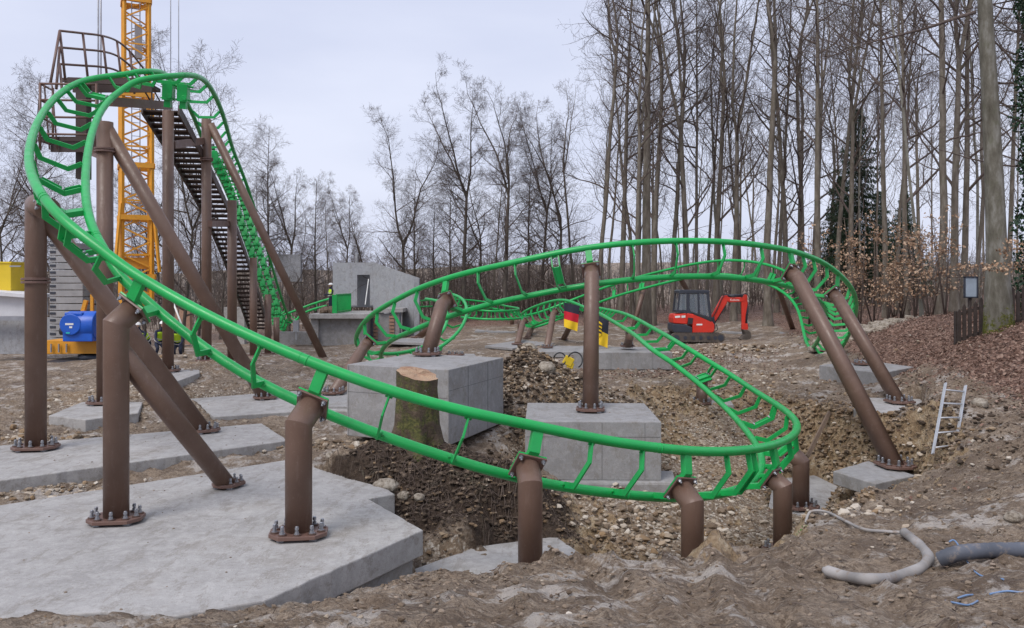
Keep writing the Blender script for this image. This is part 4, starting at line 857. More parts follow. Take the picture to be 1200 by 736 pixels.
for nm, pts in (('cab_post', [(500, 155), (520, 155), (540, 350), (522, 352)]), ('cab_post', [(345, 158), (368, 158), (370, 310), (347, 310)]), ('cab_post', [(430, 158), (445, 158), (450, 330), (435, 330)]), ('cab_post', [(288, 158), (298, 158), (285, 300), (272, 300)])):
    for y0 in (-.64, .58):
        mb = MB(); side(mb, pts, y0, y0 + .06); mb.build(nm, M['charcoal'], ex)
mb = MB(); side(mb, [(272, 288), (380, 290), (380, 315), (272, 305)], -.66, .66); side(mb, [(378, 300), (450, 320), (535, 345), (535, 362), (378, 312)], -.65, .65); mb.build('cab_base', M['charcoal'], ex)
for pts_, y0 in (([(298, 160), (345, 160), (345, 288), (286, 288)], -.62), ([(370, 160), (500, 160), (520, 335), (370, 300)], -.62), ([(298, 160), (345, 160), (345, 288), (286, 288)], .60), ([(370, 160), (500, 160), (520, 335), (370, 300)], .60)):
    mb = MB(); side(mb, pts_, y0, y0 + .02); mb.build('cab_glass', M['glass'], ex)
def hose_(pts_, y0):
    mb = MB(); mb.tube(smooth_path([P(*eq(a, b), Ye) + Vector((0, y0, 0)) for a, b in pts_], 5), .022, 6); mb.build('hydraulic_hose', M['black'], ex)
hose_([(560, 360), (600, 280), (640, 190), (670, 165), (700, 180), (740, 186)], -.17); hose_([(565, 370), (610, 290), (650, 200), (680, 168), (720, 184)], .15)
hose_([(790, 190), (815, 160), (845, 180), (850, 240), (838, 330)], -.14); hose_([(545, 430), (575, 455), (600, 440), (590, 400)], -.2)
mb = MB(); side(mb, [(390, 270), (430, 270), (430, 335), (390, 325)], -.3, .3); side(mb, [(385, 200), (402, 200), (408, 290), (388, 290)], -.28, .28); mb.build('driver_seat', M['black'], ex, .03)
mb = MB(); side(mb, [(545, 350), (575, 340), (585, 430), (570, 452), (548, 440)], -.25, .25); mb.build('boom_pivot', M['charcoal'], ex, .02)
mb = MB(); side(mb, [(550, 375), (560, 330), (645, 180), (680, 172), (690, 195), (678, 235), (600, 360), (570, 400)], -.13, .13); mb.build('boom', M['red'], ex, .03)
bm2 = MB(); side(bm2, [(650, 172), (700, 190), (800, 190), (815, 165), (835, 170), (840, 200), (815, 225), (700, 230), (672, 215)], -.125, .125); bm2_o = bm2.build('upper_boom', M['red'], ex, .03)
mb = MB(); side(mb, [(790, 215), (812, 170), (835, 172), (842, 240), (826, 330), (820, 420), (797, 420), (795, 300)], -.11, .11); mb.build('arm', M['red'], ex, .03)
mb = MB(); side(mb, [(795, 395), (840, 395), (845, 440), (820, 450), (795, 440)], -.12, .12); mb.build('bucket_link', M['red'], ex, .02)
mb = MB(); side(mb, [(800, 440), (835, 445), (858, 462), (864, 490), (852, 520), (828, 535), (795, 528), (772, 512), (790, 505), (812, 480)], -.28, .28); mb.build('bucket', M['track_mud'], ex, .03)
def cyl(a, b, r, m_, nm):
    mb = MB(); mb.tube([P(*eq(*a), Ye) , P(*eq(*b), Ye)], r, 10); return mb.build(nm, M[m_], ex)
cyl((560, 420), (665, 260), .07, 'charcoal', 'hydraulic_ram'); cyl((600, 330), (650, 215), .045, 'alu', 'hydraulic_ram'); cyl((668, 178), (805, 176), .07, 'charcoal', 'hydraulic_ram'); cyl((838, 230), (832, 400), .07, 'charcoal', 'hydraulic_ram'); cyl((832, 330), (850, 420), .04, 'alu', 'hydraulic_ram')
cyl((520, 150), (528, 130), .03, 'black', 'work_lamp'); cyl((319, 305), (319, 290), .06, 'yellow', 'beacon')
def text_part(txt, size, loc_, rot, m_, parent, name='lettering', ext_=.004):
    cu = bpy.data.curves.new('t', 'FONT'); cu.body = txt; cu.size = size; cu.extrude = ext_; cu.align_x = 'CENTER'; cu.align_y = 'CENTER'
    to = bpy.data.objects.new('t', cu); scn.collection.objects.link(to); dg = bpy.context.evaluated_depsgraph_get(); me_ = bpy.data.meshes.new_from_object(to.evaluated_get(dg))
    bpy.data.objects.remove(to); me_.materials.clear(); me_.materials.append(m_); o = bpy.data.objects.new(name, me_); scn.collection.objects.link(o)
    o.parent = parent; o.location = Vector(loc_) - parent_world(parent); o.rotation_euler = rot; return o
lp = P(*eq(738, 210), Ye); text_part('Kubota', .17, (lp.x, lp.y - .128, lp.z), (R(90), 0, 0), M['white'], ex)
# ------------------------------------------------------------ people
def skin_body(segs, radii, m_, name, parent, lv=1):
    """segs: joint positions and edges, one continuous skin"""
    V, E = segs; me_ = bpy.data.meshes.new(name); me_.from_pydata([tuple(v) for v in V], E, []); o = bpy.data.objects.new(name, me_); scn.collection.objects.link(o)
    md = o.modifiers.new('skin', 'SKIN'); sv = me_.skin_vertices[0].data
    for i, r in enumerate(radii): sv[i].radius = (r, r) if not hasattr(r, '__len__') else r
    for i in range(len(V)): sv[i].use_root = (i == 0)
    o.modifiers.new('sub', 'SUBSURF').levels = lv; o.modifiers['sub'].render_levels = lv; me_.materials.append(m_); o.parent = parent; return o
def worker(base, face, label, helmet, pose='stand', group=None):
    t = thing('person', base, label, 'person', group, rz=face)
    lean_ = {'stand': 0, 'bend': .32}[pose]; hz = .93 if pose == 'stand' else .70
    hip = Vector((0, 0, hz)); ch = hip + Vector((0, -lean_ * .9, .42 - lean_ * .25)); nk = ch + Vector((0, -lean_ * .35, .16)); hd = nk + Vector((0, -.03 - lean_ * .25, .17))
    sh = lambda s: ch + Vector((s * .19, 0, .07)); el = lambda s: sh(s) + Vector((s * .05, -.06 - lean_ * .2, -.27)); wr = lambda s: el(s) + Vector((-s * .07, -.22, -.03 if pose == 'stand' else -.16))
    kn = lambda s: Vector((s * .11, -.03 if pose == 'stand' else -.24, .48)); an = lambda s: Vector((s * .13, .03, .09)); toe = lambda s: Vector((s * .14, -.17, .04))
    V = [hip, hip + Vector((0, -lean_ * .3, .2)), ch, nk, hd, hd + Vector((0, 0, .08))]; Rr = [(.16, .12), (.14, .105), (.175, .12), .058, .095, .07]; E = [(0, 1), (1, 2), (2, 3), (3, 4), (4, 5)]
    for s in (-1, 1):
        i = len(V); V += [sh(s), el(s), wr(s), wr(s) + Vector((-s * .02, -.08, -.01))]; Rr += [.068, .05, .036, .042]; E += [(2, i), (i, i + 1), (i + 1, i + 2), (i + 2, i + 3)]
        for k in range(3):
            j = len(V); V.append(V[i + 3] + Vector(((k - 1) * .022, -.055, -.01 - .008 * k))); Rr.append(.011); E.append((i + 3, j))
    for s in (-1, 1):
        i = len(V); V += [hip + Vector((s * .10, 0, -.06)), kn(s), an(s), toe(s)]; Rr += [.098, .068, .048, (.05, .035)]; E += [(0, i), (i, i + 1), (i + 1, i + 2), (i + 2, i + 3)]
    skin_body((V, E), Rr, M['navy'], 'body', t)
    mb = MB(); mb.blob(hd + Vector((0, -.02, .02)), .098, 3, 0, (.86, 1.0, 1.15), smooth=True); mb.blob(hd + Vector((0, -.122, .0)), .02, 1, 0); mb.build('face', M['skin'], t) .location = (0, 0, 0)
    f_ = t.children[-1]; f_.data.transform(Matrix.Translation(Vector(base)))
    mb = MB(); q = hd + Vector((0, .01, .055))
    vs = []; n = 14
    for a in range(5):
        el_ = R(a * 22); vs.append([q + Vector((math.cos(2 * math.pi * k / n) * .125 * math.cos(el_), math.sin(2 * math.pi * k / n) * .15 * math.cos(el_), .12 * math.sin(el_))) for k in range(n)])
    V_ = [v for r_ in vs for v in r_]; mb.add(V_, [(a * n + k, a * n + (k + 1) % n, (a + 1) * n + (k + 1) % n, (a + 1) * n + k) for a in range(4) for k in range(n)] + [tuple(4 * n + k for k in range(n))], 0, True)
    mb.box(q + Vector((0, -.15, .0)), (.16, .09, .012)); o = mb.build('helmet', M[helmet], t); o.data.transform(Matrix.Translation(Vector(base)))
    V = [hip + Vector((0, -lean_ * .1, .04)), hip + Vector((0, -lean_ * .3, .2)), ch, ch + Vector((0, -lean_ * .2, .09)), sh(-1), sh(1)]
    skin_body((V, [(0, 1), (1, 2), (2, 3), (2, 4), (2, 5)]), [(.185, .145), (.165, .13), (.195, .14), (.10, .09), .085, .085], M['hivis'], 'safety_vest', t)
    mb = MB()
    for z in (.14, .30):
        c = hip.lerp(ch, z / .42); d = (ch - hip).normalized(); mb.tube([c - d * .02, c + d * .02], .205 - (.22 - z) * .1 * 0, 16, caps=False)
    o = mb.build('reflective_band', M['reflective'], t); o.data.transform(Matrix.Scale(1, 4)); 
    for v in o.data.vertices: v.co += Vector(base); v.co.y = v.co.y * .78 if False else v.co.y
    return t
zp = zt
worker((P(388, 0, 52.5).x, 52.5, zp), R(-50), 'worker in a white helmet and yellow-green vest standing on the station platform', 'white')
worker((P(186, 0, 33).x, 33, gz(P(186, 0, 33).x, 33)), R(40), 'worker bending over behind the bent-head post, bright vest half hidden', 'white', 'bend')
worker((P(174, 0, 33.6).x, 33.6, gz(P(174, 0, 33.6).x, 33.6)), R(-30), 'worker in bright vest crouching between the crane base and a brown post', 'white', 'bend')
worker((P(209, 0, 33).x, 33, gz(P(209, 0, 33).x, 33)), R(10), 'worker in a green helmet standing between two lift posts', 'green_helmet', 'bend')
mb = MB(); mb.tube([P(203, 355, 32.8), P(219, 396, 32.8)], .035, 8); tag(mb.build('survey_pole', M['white']), 'white pole held up slanting between two lift posts', 'pole')
# ------------------------------------------------------------ flags, pump, ladder, hoses, plank
def flag(pts, Y, bands, label, emblem=None, amp=.05):
    tl, tr, br, bl = [P(a, b, Y) for a, b in pts]; t = thing('flag', (tl + tr) / 2, label, 'flag'); nx_, k = 9, 0
    for (f0, f1, m_) in bands:
        mb = MB(); ny_ = 5; vs = []
        for j in range(ny_ + 1):
            f = f0 + (f1 - f0) * j / ny_
            for i in range(nx_ + 1):
                u = i / nx_; p = tl.lerp(tr, u).lerp(bl.lerp(br, u), f); p.y += math.sin(u * 7 + f * 2) * amp * (.3 + f) + .003 * k; vs.append(p)
        n0 = len(vs); vs += [v + Vector((0, .008, 0)) for v in vs]
        fs = [(j * (nx_ + 1) + i, (j + 1) * (nx_ + 1) + i, (j + 1) * (nx_ + 1) + i + 1, j * (nx_ + 1) + i + 1) for j in range(ny_) for i in range(nx_)]
        fs += [tuple(n0 + q for q in f[::-1]) for f in fs]; mb.add(vs, fs, 0, True); mb.build('flag_band', M[m_], t)
    if emblem: emblem(t, tl, tr, br, bl)
    return t
flag([(661, 354.5), (679.5, 358.5), (676.5, 388.5), (661, 383)], 38.4, [(0, .34, 'flag_black'), (.34, .67, 'flag_red'), (.67, 1, 'flag_gold')], 'small black, red and gold striped flag hanging from a green rail')
def emb(t, tl, tr, br, bl):
    def q(u, f, o=-.09): p = tl.lerp(tr, u).lerp(bl.lerp(br, u), f); return p + Vector((0, o, 0))
    mb = MB(); vs = [q(.06, .16), q(.50, .22), q(.46, .62), q(.30, .72), q(.08, .62)]; mb.extrude(vs, (0, 1, 0), 0, .006); mb.build('shield', M['flag_gold'], t)
    for k in range(3):
        f = .29 + k * .13; mb = MB()
        for a, b in ((.12, .01), (.17, -.02), (.23, 0), (.3, .015), (.36, -.015), (.41, .0)): mb.bar(q(a, f + b, -.1), q(a + .05, f + b + .03 * (1 if b <= 0 else -1), -.1), .035, .035)
        mb.bar(q(.13, f, -.1), q(.44, f + .01, -.1), .03, .05); mb.build('emblem_beast', M['flag_black'], t)
flag([(697.5, 367.5), (713.5, 376), (712, 408), (697.5, 402)], 34.0, [(0, .5, 'flag_black'), (.5, 1, 'flag_gold')], 'small black and yellow flag with an emblem, hanging beside the middle post', emb)
pm = thing('compactor_pump', P(665, 428, 23.3), 'small yellow machine with two looped black hoses on the rubble heap', 'machine')
mb = MB(); c = P(666, 423, 23.3); mb.box(c, (.26, .2, .24), Euler((0, .5, 0)).to_matrix()); mb.box(c + Vector((.05, 0, -.12)), (.18, .16, .16), Euler((0, .3, 0)).to_matrix()); mb.build('machine_body', M['yellow'], pm, .02)
for s, (x, y, r) in enumerate(((656, 421, 7), (674, 422, 8.5))):
    mb = MB(); mb.tube([P(x + r * math.cos(a), y - r * 1.1 * math.sin(a), 23.25 + .05 * math.sin(a * 2)) for a in [math.pi * (-.35 + 1.6 * k / 22) for k in range(23)]], .02, 8); mb.build('hose', M['black'], pm)
lt, lb, rt, rb = P(1108, 449, 17.0), P(1093, 532, 15.7), P(1131.5, 452, 17.2), P(1119, 528, 15.9)
ld = thing('ladder', lb, 'short silver aluminium ladder leaning at the pit edge by the leaning pipes', 'ladder')
for a, b in ((lt, lb), (rt, rb)):
    mb = MB(); mb.bar(a, b, .026, .055, up=(0, 1, 0)); mb.build('ladder_rail', M['alu'], ld)
for f in (.10, .30, .51, .72, .92):
    mb = MB(); mb.tube([lt.lerp(lb, f), rt.lerp(rb, f)], .017, 8); mb.build('rung', M['alu'], ld)
mb = MB(); mb.bar(P(972, 483, 20.9), P(946, 535, 19.4), .09, .05, up=(0, 1, 0)); tag(mb.build('timber_plank', M['plank']), 'muddy timber plank leaning against the ochre wall of the pit', 'plank')
def on_ground(pts, r, k=8):
    out = []
    for px, py, z0 in pts:
        p = PZ(px, py, -.3)
        for _ in range(4): p = PZ(px, py, gz(p.x, p.y) + r * .6)
        p.z += z0; out.append(p)
    return smooth_path(out, k)
hs = thing('grey_hose', PZ(1030, 680, -.3), 'thick mud-caked grey hose curved like a hook on the near mud', 'hose')
hp = on_ground([(966, 668, 0), (990, 675, 0), (1020, 679, 0), (1050, 676, 0), (1078, 666, 0), (1088, 654, 0), (1082, 643, 0), (1072, 634, 0), (1060, 626, .02)], .055)
n = len(hp); M['hose'] = paint('mud_caked_hose', (.30, .285, .275), .8, .35, 1.0, dcol=(.22, .165, .125))
mb = MB(); mb.tube(hp, [.055 + .012 * math.sin(i * .5) * .3 - (.02 if i < 2 else 0) for i in range(n)], 14); mb.build('hose_body', M['hose'], hs)
hp2 = on_ground([(1058, 627, .03), (1040, 627, .04), (1012, 624, .04), (990, 614, .04), (968, 604, .05), (950, 604, .05), (944, 613, 0)], .02)
mb = MB(); mb.tube(hp2, .019, 8); tag(mb.build('thin_hose', M['hose']), 'thin grey flattened hose running from the pit edge to the thick curved hose', 'hose')
dp = thing('drain_pipe', PZ(1150, 655, -.3), 'thick blue-grey corrugated pipe with an open end on the near mud', 'pipe')
hp3 = on_ground([(1101, 664, .07), (1125, 656, .07), (1160, 652, .06), (1200, 650, .05), (1250, 645, .04)], .08)
M['pipe_blue'] = paint('blue_grey_plastic', (.09, .10, .125), .65, .35, 1.0, dcol=(.27, .22, .18))
mb = MB(); q = hp3; rr2 = [.076 + .005 * (i % 2) for i in range(len(q))]; mb.tube(q, rr2, 18, caps=False); mb.tube([p + (q[1] - q[0]) * .02 for p in q], [r - .014 for r in rr2], 18, caps=False); mb.build('pipe_wall', M['pipe_blue'], dp)
for k, (pts, lab) in enumerate((([(1112, 648, .12), (1120, 652, .16), (1135, 664, .03), (1150, 676, .01), (1176, 680, .01)], 'blue cord lying over the thick corrugated pipe'), ([(1160, 696, 0), (1180, 694, .01), (1200, 694, 0), (1240, 692, 0)], 'blue cord half buried in the mud, leading out of the picture'),
                              ([(1108, 704, 0), (1120, 708, .01), (1135, 709, 0), (1146, 704, 0)], 'short blue cord end sticking out of the mud'), ([(1122, 701, 0), (1132, 699, .01), (1140, 697, 0)], 'very short stub of blue cord in the near mud'))):
    mb = MB(); mb.tube(on_ground(pts, .010), .009, 7); tag(mb.build('cord', M['cord_blue']), lab, 'cord')
# ------------------------------------------------------------ stump
sc_ = PZ(490, 512, .06); sc_ = Vector((P(489, 0, 14.75).x, 14.75, gz(P(489, 0, 14.75).x, 14.75) - .22))
sm_ = thing('tree_stump', sc_, 'mossy sawn-off tree stump in front of the tall grey concrete block', 'tree stump')
def f_stump(n, b):
    g = NG(n); co = g.co(); setp(b, .95)
    c = g.ramp(g.noise(co, 5, 6, .7), [(.3, (.035, .026, .018)), (.55, (.085, .06, .04)), (.75, (.15, .11, .08))])
    c = g.mix(g.ramp(g.noise(co, 3.2, 6, .75), [(.46, (0, 0, 0)), (.56, (.95,) * 3)]), c, g.ramp(g.noise(co, 22, 4, .7), [(.35, (.03, .038, .012)), (.65, (.13, .125, .035))]))
    c = g.mix(g.ramp(g.noise(co, 4.6, 5, .8), [(.66, (0, 0, 0)), (.72, (.9,) * 3)]), c, (.42, .46, .43)); n.links.new(c, b.inputs['Base Color'])
    g.bump(b, g.math('ADD', g.noise(g.co('Object', (6, 6, 1)), 2.2, 5), g.noise(co, 25, 4)), .8, .03)
def f_cut(n, b):
    g = NG(n); co = g.co(); setp(b, .85)
    t = n.nodes.new('ShaderNodeTexWave'); t.wave_type = 'RINGS'; t.rings_direction = 'Z'; t.inputs['Scale'].default_value = 9; t.inputs['Distortion'].default_value = 2.5; n.links.new(co, t.inputs[0])
    c = g.mix(g.ramp(t.outputs[1], [(.2, (.0,) * 3), (.8, (.35,) * 3)]), g.ramp(g.noise(co, 4, 5), [(.35, (.24, .13, .08)), (.6, (.42, .30, .20))]), (.26, .13, .07)); n.links.new(c, b.inputs['Base Color']); g.bump(b, g.noise(co, 20, 4), .4, .02)
n = 40; rg = random.Random(4); prof = [(0, 1.42), (.10, 1.22), (.25, 1.10), (.45, 1.0), (.75, .93), (1.0, .92), (1.12, .92)]; vs = []
for k, (h, f) in enumerate(prof):
    for j in range(n):
        a = 2 * math.pi * j / n; root = 1 + (.22 if h < .3 else .05) * math.cos(a * 5 + 1) * (1 - h * .5) + .05 * math.sin(a * 9 + h * 3) + rg.uniform(-.02, .02)
        r_ = .37 * f * root; z = h * (1.08 - sc_.z) / 1.12 + (.10 * math.cos(a - 2.4) if k >= 5 else 0) * (1 if k == 6 else .8); vs.append(sc_ + Vector((r_ * math.cos(a), r_ * math.sin(a), z)))
mb = MB(); mb.add(vs, [(k * n + j, k * n + (j + 1) % n, (k + 1) * n + (j + 1) % n, (k + 1) * n + j) for k in range(len(prof) - 1) for j in range(n)], 0, True)
mb.build('stump_bark', mat('mossy_bark', f_stump), sm_)
top_ = [v + Vector((0, 0, .004)) for v in vs[-n:]]; c_ = sum(top_, Vector()) / n; ring = [c_.lerp(v, .5) + Vector((0, 0, rg.uniform(-.02, .035))) for v in top_]
mb = MB(); mb.add(top_ + ring + [c_ + Vector((0, 0, -.01))], [(j, (j + 1) % n, n + (j + 1) % n, n + j) for j in range(n)] + [(n + j, n + (j + 1) % n, 2 * n) for j in range(n)], 0, False)
mb.build('cut_face', mat('fresh_cut_wood', f_cut), sm_)
# ------------------------------------------------------------ fence and notice board
f0, f1 = P(1124, 395, 25.4), P(1262, 392, 25.6)
fn = thing('picket_fence', (f0.x, f0.y, gz(f0.x, f0.y)), 'dark weathered wooden picket fence behind the big mossy beech trunk', 'fence')
N_ = 23
for i in range(N_):
    f = i / (N_ - 1); x = f0.x + (f1.x - f0.x) * f; y = f0.y + (f1.y - f0.y) * f; z = gz(x, y) - .08; h = 1.24 + .05 * math.sin(i * 2.1); tl = .01 * math.sin(i * 5)
    mb = MB(); w_ = .10; mb.extrude([(x - w_ / 2, y, z), (x + w_ / 2, y, z), (x + w_ / 2 + tl, y, z + h - .08), (x + tl, y, z + h), (x - w_ / 2 + tl, y, z + h - .08)], (0, 1, 0), -.02, .02); mb.build('picket', M['wood_dark'], fn)
for h in (.25, 1.0):
    mb = MB(); mb.bar((f0.x, f0.y + .05, gz(f0.x, f0.y) + h), (f1.x, f1.y + .05, gz(f1.x, f1.y) + h), .05, .09); mb.build('fence_rail', M['wood_dark'], fn)
for i in (0, 7, 15):
    f = i / (N_ - 1); x = f0.x + (f1.x - f0.x) * f; y = f0.y + .12 + (f1.y - f0.y) * f; mb = MB(); mb.box((x, y, gz(x, y) + .5), (.14, .12, 1.3)); mb.build('fence_post', M['wood_dark'], fn)
nb = thing('notice_board', P(1138, 352, 27), 'small framed notice board on a post behind the picket fence', 'notice board')
c = P(1137.5, 336.5, 27); mb = MB(); mb.box(c, (.36, .03, .60)); mb.build('board_panel', paint('faded_poster', (.34, .40, .46), .5, .25, .5), nb)
for dx, dz, sx_, sz_ in ((-.2, 0, .04, .66), (.2, 0, .04, .66), (0, .32, .44, .04), (0, -.32, .44, .04)):
    mb = MB(); mb.box(c + Vector((dx, -.01, dz)), (sx_, .06, sz_)); mb.build('board_frame', M['charcoal'], nb)
mb = MB(); mb.bar(c + Vector((0, .06, -.3)), c + Vector((0, .06, -2.2)), .08, .08); mb.build('board_post', M['wood_dark'], nb)
# ------------------------------------------------------------ trees
def f_bark(c0, c1, c2, moss=.0):
    def f(n, b):
        g = NG(n); co = g.co('Object', (1, 1, .35)); setp(b, .95, 0, .2)
        c = g.ramp(g.noise(co, 3.5, 7, .7), [(.3, c0), (.5, c1), (.72, c2)])
        c = g.mix(g.ramp(g.noise(g.co('Object'), 1.2, 5, .7), [(.55, (0, 0, 0)), (.7, (.5,) * 3)]), c, (.10, .11, .055))
        if moss:
            sp_ = n.nodes.new('ShaderNodeSeparateXYZ'); n.links.new(g.co('Object'), sp_.inputs[0])
            low = g.math('SUBTRACT', 1.0, g.math('DIVIDE', sp_.outputs[2], moss)); east = g.math('MULTIPLY', sp_.outputs[0], 1.1)
            mk = g.math('ADD', g.math('ADD', low, east), g.math('MULTIPLY', g.math('SUBTRACT', g.noise(g.co('Object'), 5, 6, .75), .5), 2.4))
            c = g.mix(g.ramp(mk, [(.32, (0, 0, 0)), (.55, (1,) * 3)]), c, g.ramp(g.noise(g.co('Object'), 18, 4), [(.35, (.045, .052, .012)), (.7, (.15, .15, .03))]))
        n.links.new(c, b.inputs['Base Color']); g.bump(b, g.noise(co, 9, 6, .7), .6, .03)
    return f
M['bark'] = mat('grey_brown_bark', f_bark((.095, .078, .062), (.165, .142, .115), (.26, .235, .20)))
M['bark_dark'] = mat('dark_bark', f_bark((.06, .049, .042), (.10, .084, .072), (.155, .132, .113)))
M['bark_pale'] = mat('pale_beech_bark', f_bark((.14, .13, .105), (.22, .21, .175), (.32, .31, .27)))
M['bark_moss'] = mat('mossy_beech_bark', f_bark((.075, .068, .052), (.145, .135, .11), (.27, .265, .24), 1.7))
M['twig'] = mat('fine_twigs', f_bark((.075, .056, .05), (.12, .094, .083), (.17, .135, .12)))
M['stem'] = mat('thicket_stems', f_bark((.085, .06, .05), (.13, .10, .085), (.19, .15, .125)))
def limb(mb, rg, p, d, L_, r, depth, spread, up, n_child, minr=.010):
    seg = 5 if depth == 0 else 4 if depth == 1 else 3 if depth == 2 else 2
    pts = [p.copy()]; rs_ = [r]; q = p.copy(); dd = d.copy(); wob = .16 if depth < 2 else .24
    for i in range(seg):
        dd = (dd + Vector((rg.gauss(0, wob), rg.gauss(0, wob), rg.gauss(0, wob * .6) + up * .16))).normalized(); q = q + dd * (L_ / seg); pts.append(q.copy()); rs_.append(max(minr, r * (1 - .72 * (i + 1) / seg)))
    mb.tube(pts, rs_, 5 if depth <= 1 else 3, caps=False)
    if depth >= len(n_child): return
    nc = n_child[depth]
    for k in range(nc):
        f = .18 + .82 * (k + rg.random() * .8) / nc; f = min(f, .999); i = int(f * seg); a = pts[i].lerp(pts[min(i + 1, seg)], f * seg - i)
        ld = (pts[min(i + 1, seg)] - pts[i]).normalized(); o = ld.orthogonal().normalized(); o.rotate(Matrix.Rotation(rg.random() * 6.283, 3, ld))
        ang = R(rg.uniform(*spread)); nd = (ld * math.cos(ang) + o * math.sin(ang)).normalized()
        rr = r * (1 - .72 * f); limb(mb, rg, a, nd, L_ * rg.uniform(.46, .74) * (1.1 - .3 * f), max(minr, rr * .55), depth + 1, spread, up, n_child, minr)
def tree_proto(seed, H, r0, fork, leaders, spread, up, nb, first=.3, children=(5, 4, 4), bl=.32, wob=.25, minr=.0062, twig='twig', bark='bark'):
    rg = random.Random(seed); T_ = MB(); C_ = MB()
    pts = []; rs_ = []; n = 12; top = H * (fork if leaders > 1 else .97); x = y = 0; dx = dy = 0
    for i in range(n + 1):
        f = i / n; dx += rg.gauss(0, wob * .16); dy += rg.gauss(0, wob * .16); dx *= .8; dy *= .8; x += dx * top / n * .5; y += dy * top / n * .5
        pts.append(Vector((x, y, f * top))); rs_.append(r0 * ((1 - .45 * f) if leaders > 1 else (1 - .9 * f)) * (1 + .55 * math.exp(-f * 30)))
    pts[0].z = -.4; T_.tube(pts, rs_, 10, caps=False)
    ldr = [(pts, rs_, first * H)]
    if leaders > 1:
        a0 = rg.random() * 6.28
        for k in range(leaders):
            a = a0 + 6.283 * k / leaders + rg.uniform(-.4, .4); t_ = rg.uniform(.12, .27); d = Vector((math.cos(a) * t_, math.sin(a) * t_, 1)).normalized()
            q = pts[-1].copy(); lp_ = [q.copy()]; lr = [r0 * .48]; L_ = (H - top) * rg.uniform(.85, 1.05); m = 8
            for i in range(m):
                d = (d + Vector((rg.gauss(0, .14), rg.gauss(0, .14), .06))).normalized(); q = q + d * L_ / m; lp_.append(q.copy()); lr.append(max(minr, r0 * .48 * (1 - .9 * (i + 1) / m)))
            T_.tube(lp_, lr, 8, caps=False); ldr.append((lp_, lr, 0))
    for li, (lp_, lr, z0) in enumerate(ldr):
        cnt = nb if leaders == 1 else (max(2, nb // 4) if li == 0 else int(nb / leaders))
        for k in range(cnt):
            f = (k + rg.random()) / cnt
            if li == 0: f = first + (1 - first) * f
            f = min(.985, f); m = len(lp_) - 1; i = int(f * m); a = lp_[i].lerp(lp_[i + 1], f * m - i); rr = lr[i] + (lr[i + 1] - lr[i]) * (f * m - i)
            ld = (lp_[i + 1] - lp_[i]).normalized(); o = ld.orthogonal().normalized(); o.rotate(Matrix.Rotation(rg.random() * 6.283, 3, ld)); ang = R(rg.uniform(*spread) + 8)
            nd = (ld * math.cos(ang) + o * math.sin(ang)).normalized(); hf = (a.z / H); L_ = H * bl * rg.uniform(.6, 1.1) * (1.15 - .75 * hf) * (.75 if li else 1)
            limb(C_, rg, a, nd, L_, max(minr, min(rr * .55, .02 + L_ * .012)), 0, spread, up, children, minr)
    t = T_.build('trunk', M[bark]); c = C_.build('crown', M[twig]); scn.collection.objects.unlink(t); scn.collection.objects.unlink(c); return t, c
PR = {}
PR['tall1'] = tree_proto(11, 28, .30, .5, 2, (32, 62), .45, 24, .42, (4, 4, 3), .22)
PR['tall2'] = tree_proto(12, 28, .30, .42, 2, (32, 62), .45, 24, .36, (4, 4, 3), .22)
PR['tall3'] = tree_proto(13, 28, .28, 1, 1, (38, 70), .35, 24, .38, (4, 4, 3), .19)
PR['tall4'] = tree_proto(14, 28, .27, .6, 2, (32, 60), .4, 22, .48, (4, 4, 3), .22, .5)
PR['slim1'] = tree_proto(15, 24, .15, 1, 1, (28, 60), .5, 20, .35, (4, 4, 3), .20, .5)
PR['slim2'] = tree_proto(16, 24, .14, .7, 2, (25, 55), .6, 20, .4, (4, 4, 3), .20, .6, bark='bark_pale')
PR['open1'] = tree_proto(21, 20, .24, .38, 2, (30, 62), .22, 38, .26, (6, 5, 4), .24, .3, .0042)
PR['open2'] = tree_proto(22, 20, .22, .5, 3, (28, 60), .3, 40, .32, (6, 5, 4), .21, .3, .0042)
PR['open3'] = tree_proto(23, 20, .20, 1, 1, (35, 68), .25, 38, .28, (6, 5, 4), .21, .4, .0042)
PR['big'] = tree_proto(31, 30, .36, 1, 1, (25, 55), .6, 26, .42, (5, 4, 4), .26, .15, .008, bark='bark_moss')
for k in ('tall1', 'tall3', 'open1', 'open2', 'open3'):
    if k != 'tall1': 
        PR[k][0].data.materials[0] = M['bark_dark' if k.startswith('open') else 'bark']
ORD = ['first', 'second', 'third', 'fourth', 'fifth', 'sixth', 'seventh', 'eighth', 'ninth', 'tenth', 'eleventh', 'twelfth', 'thirteenth', 'fourteenth']
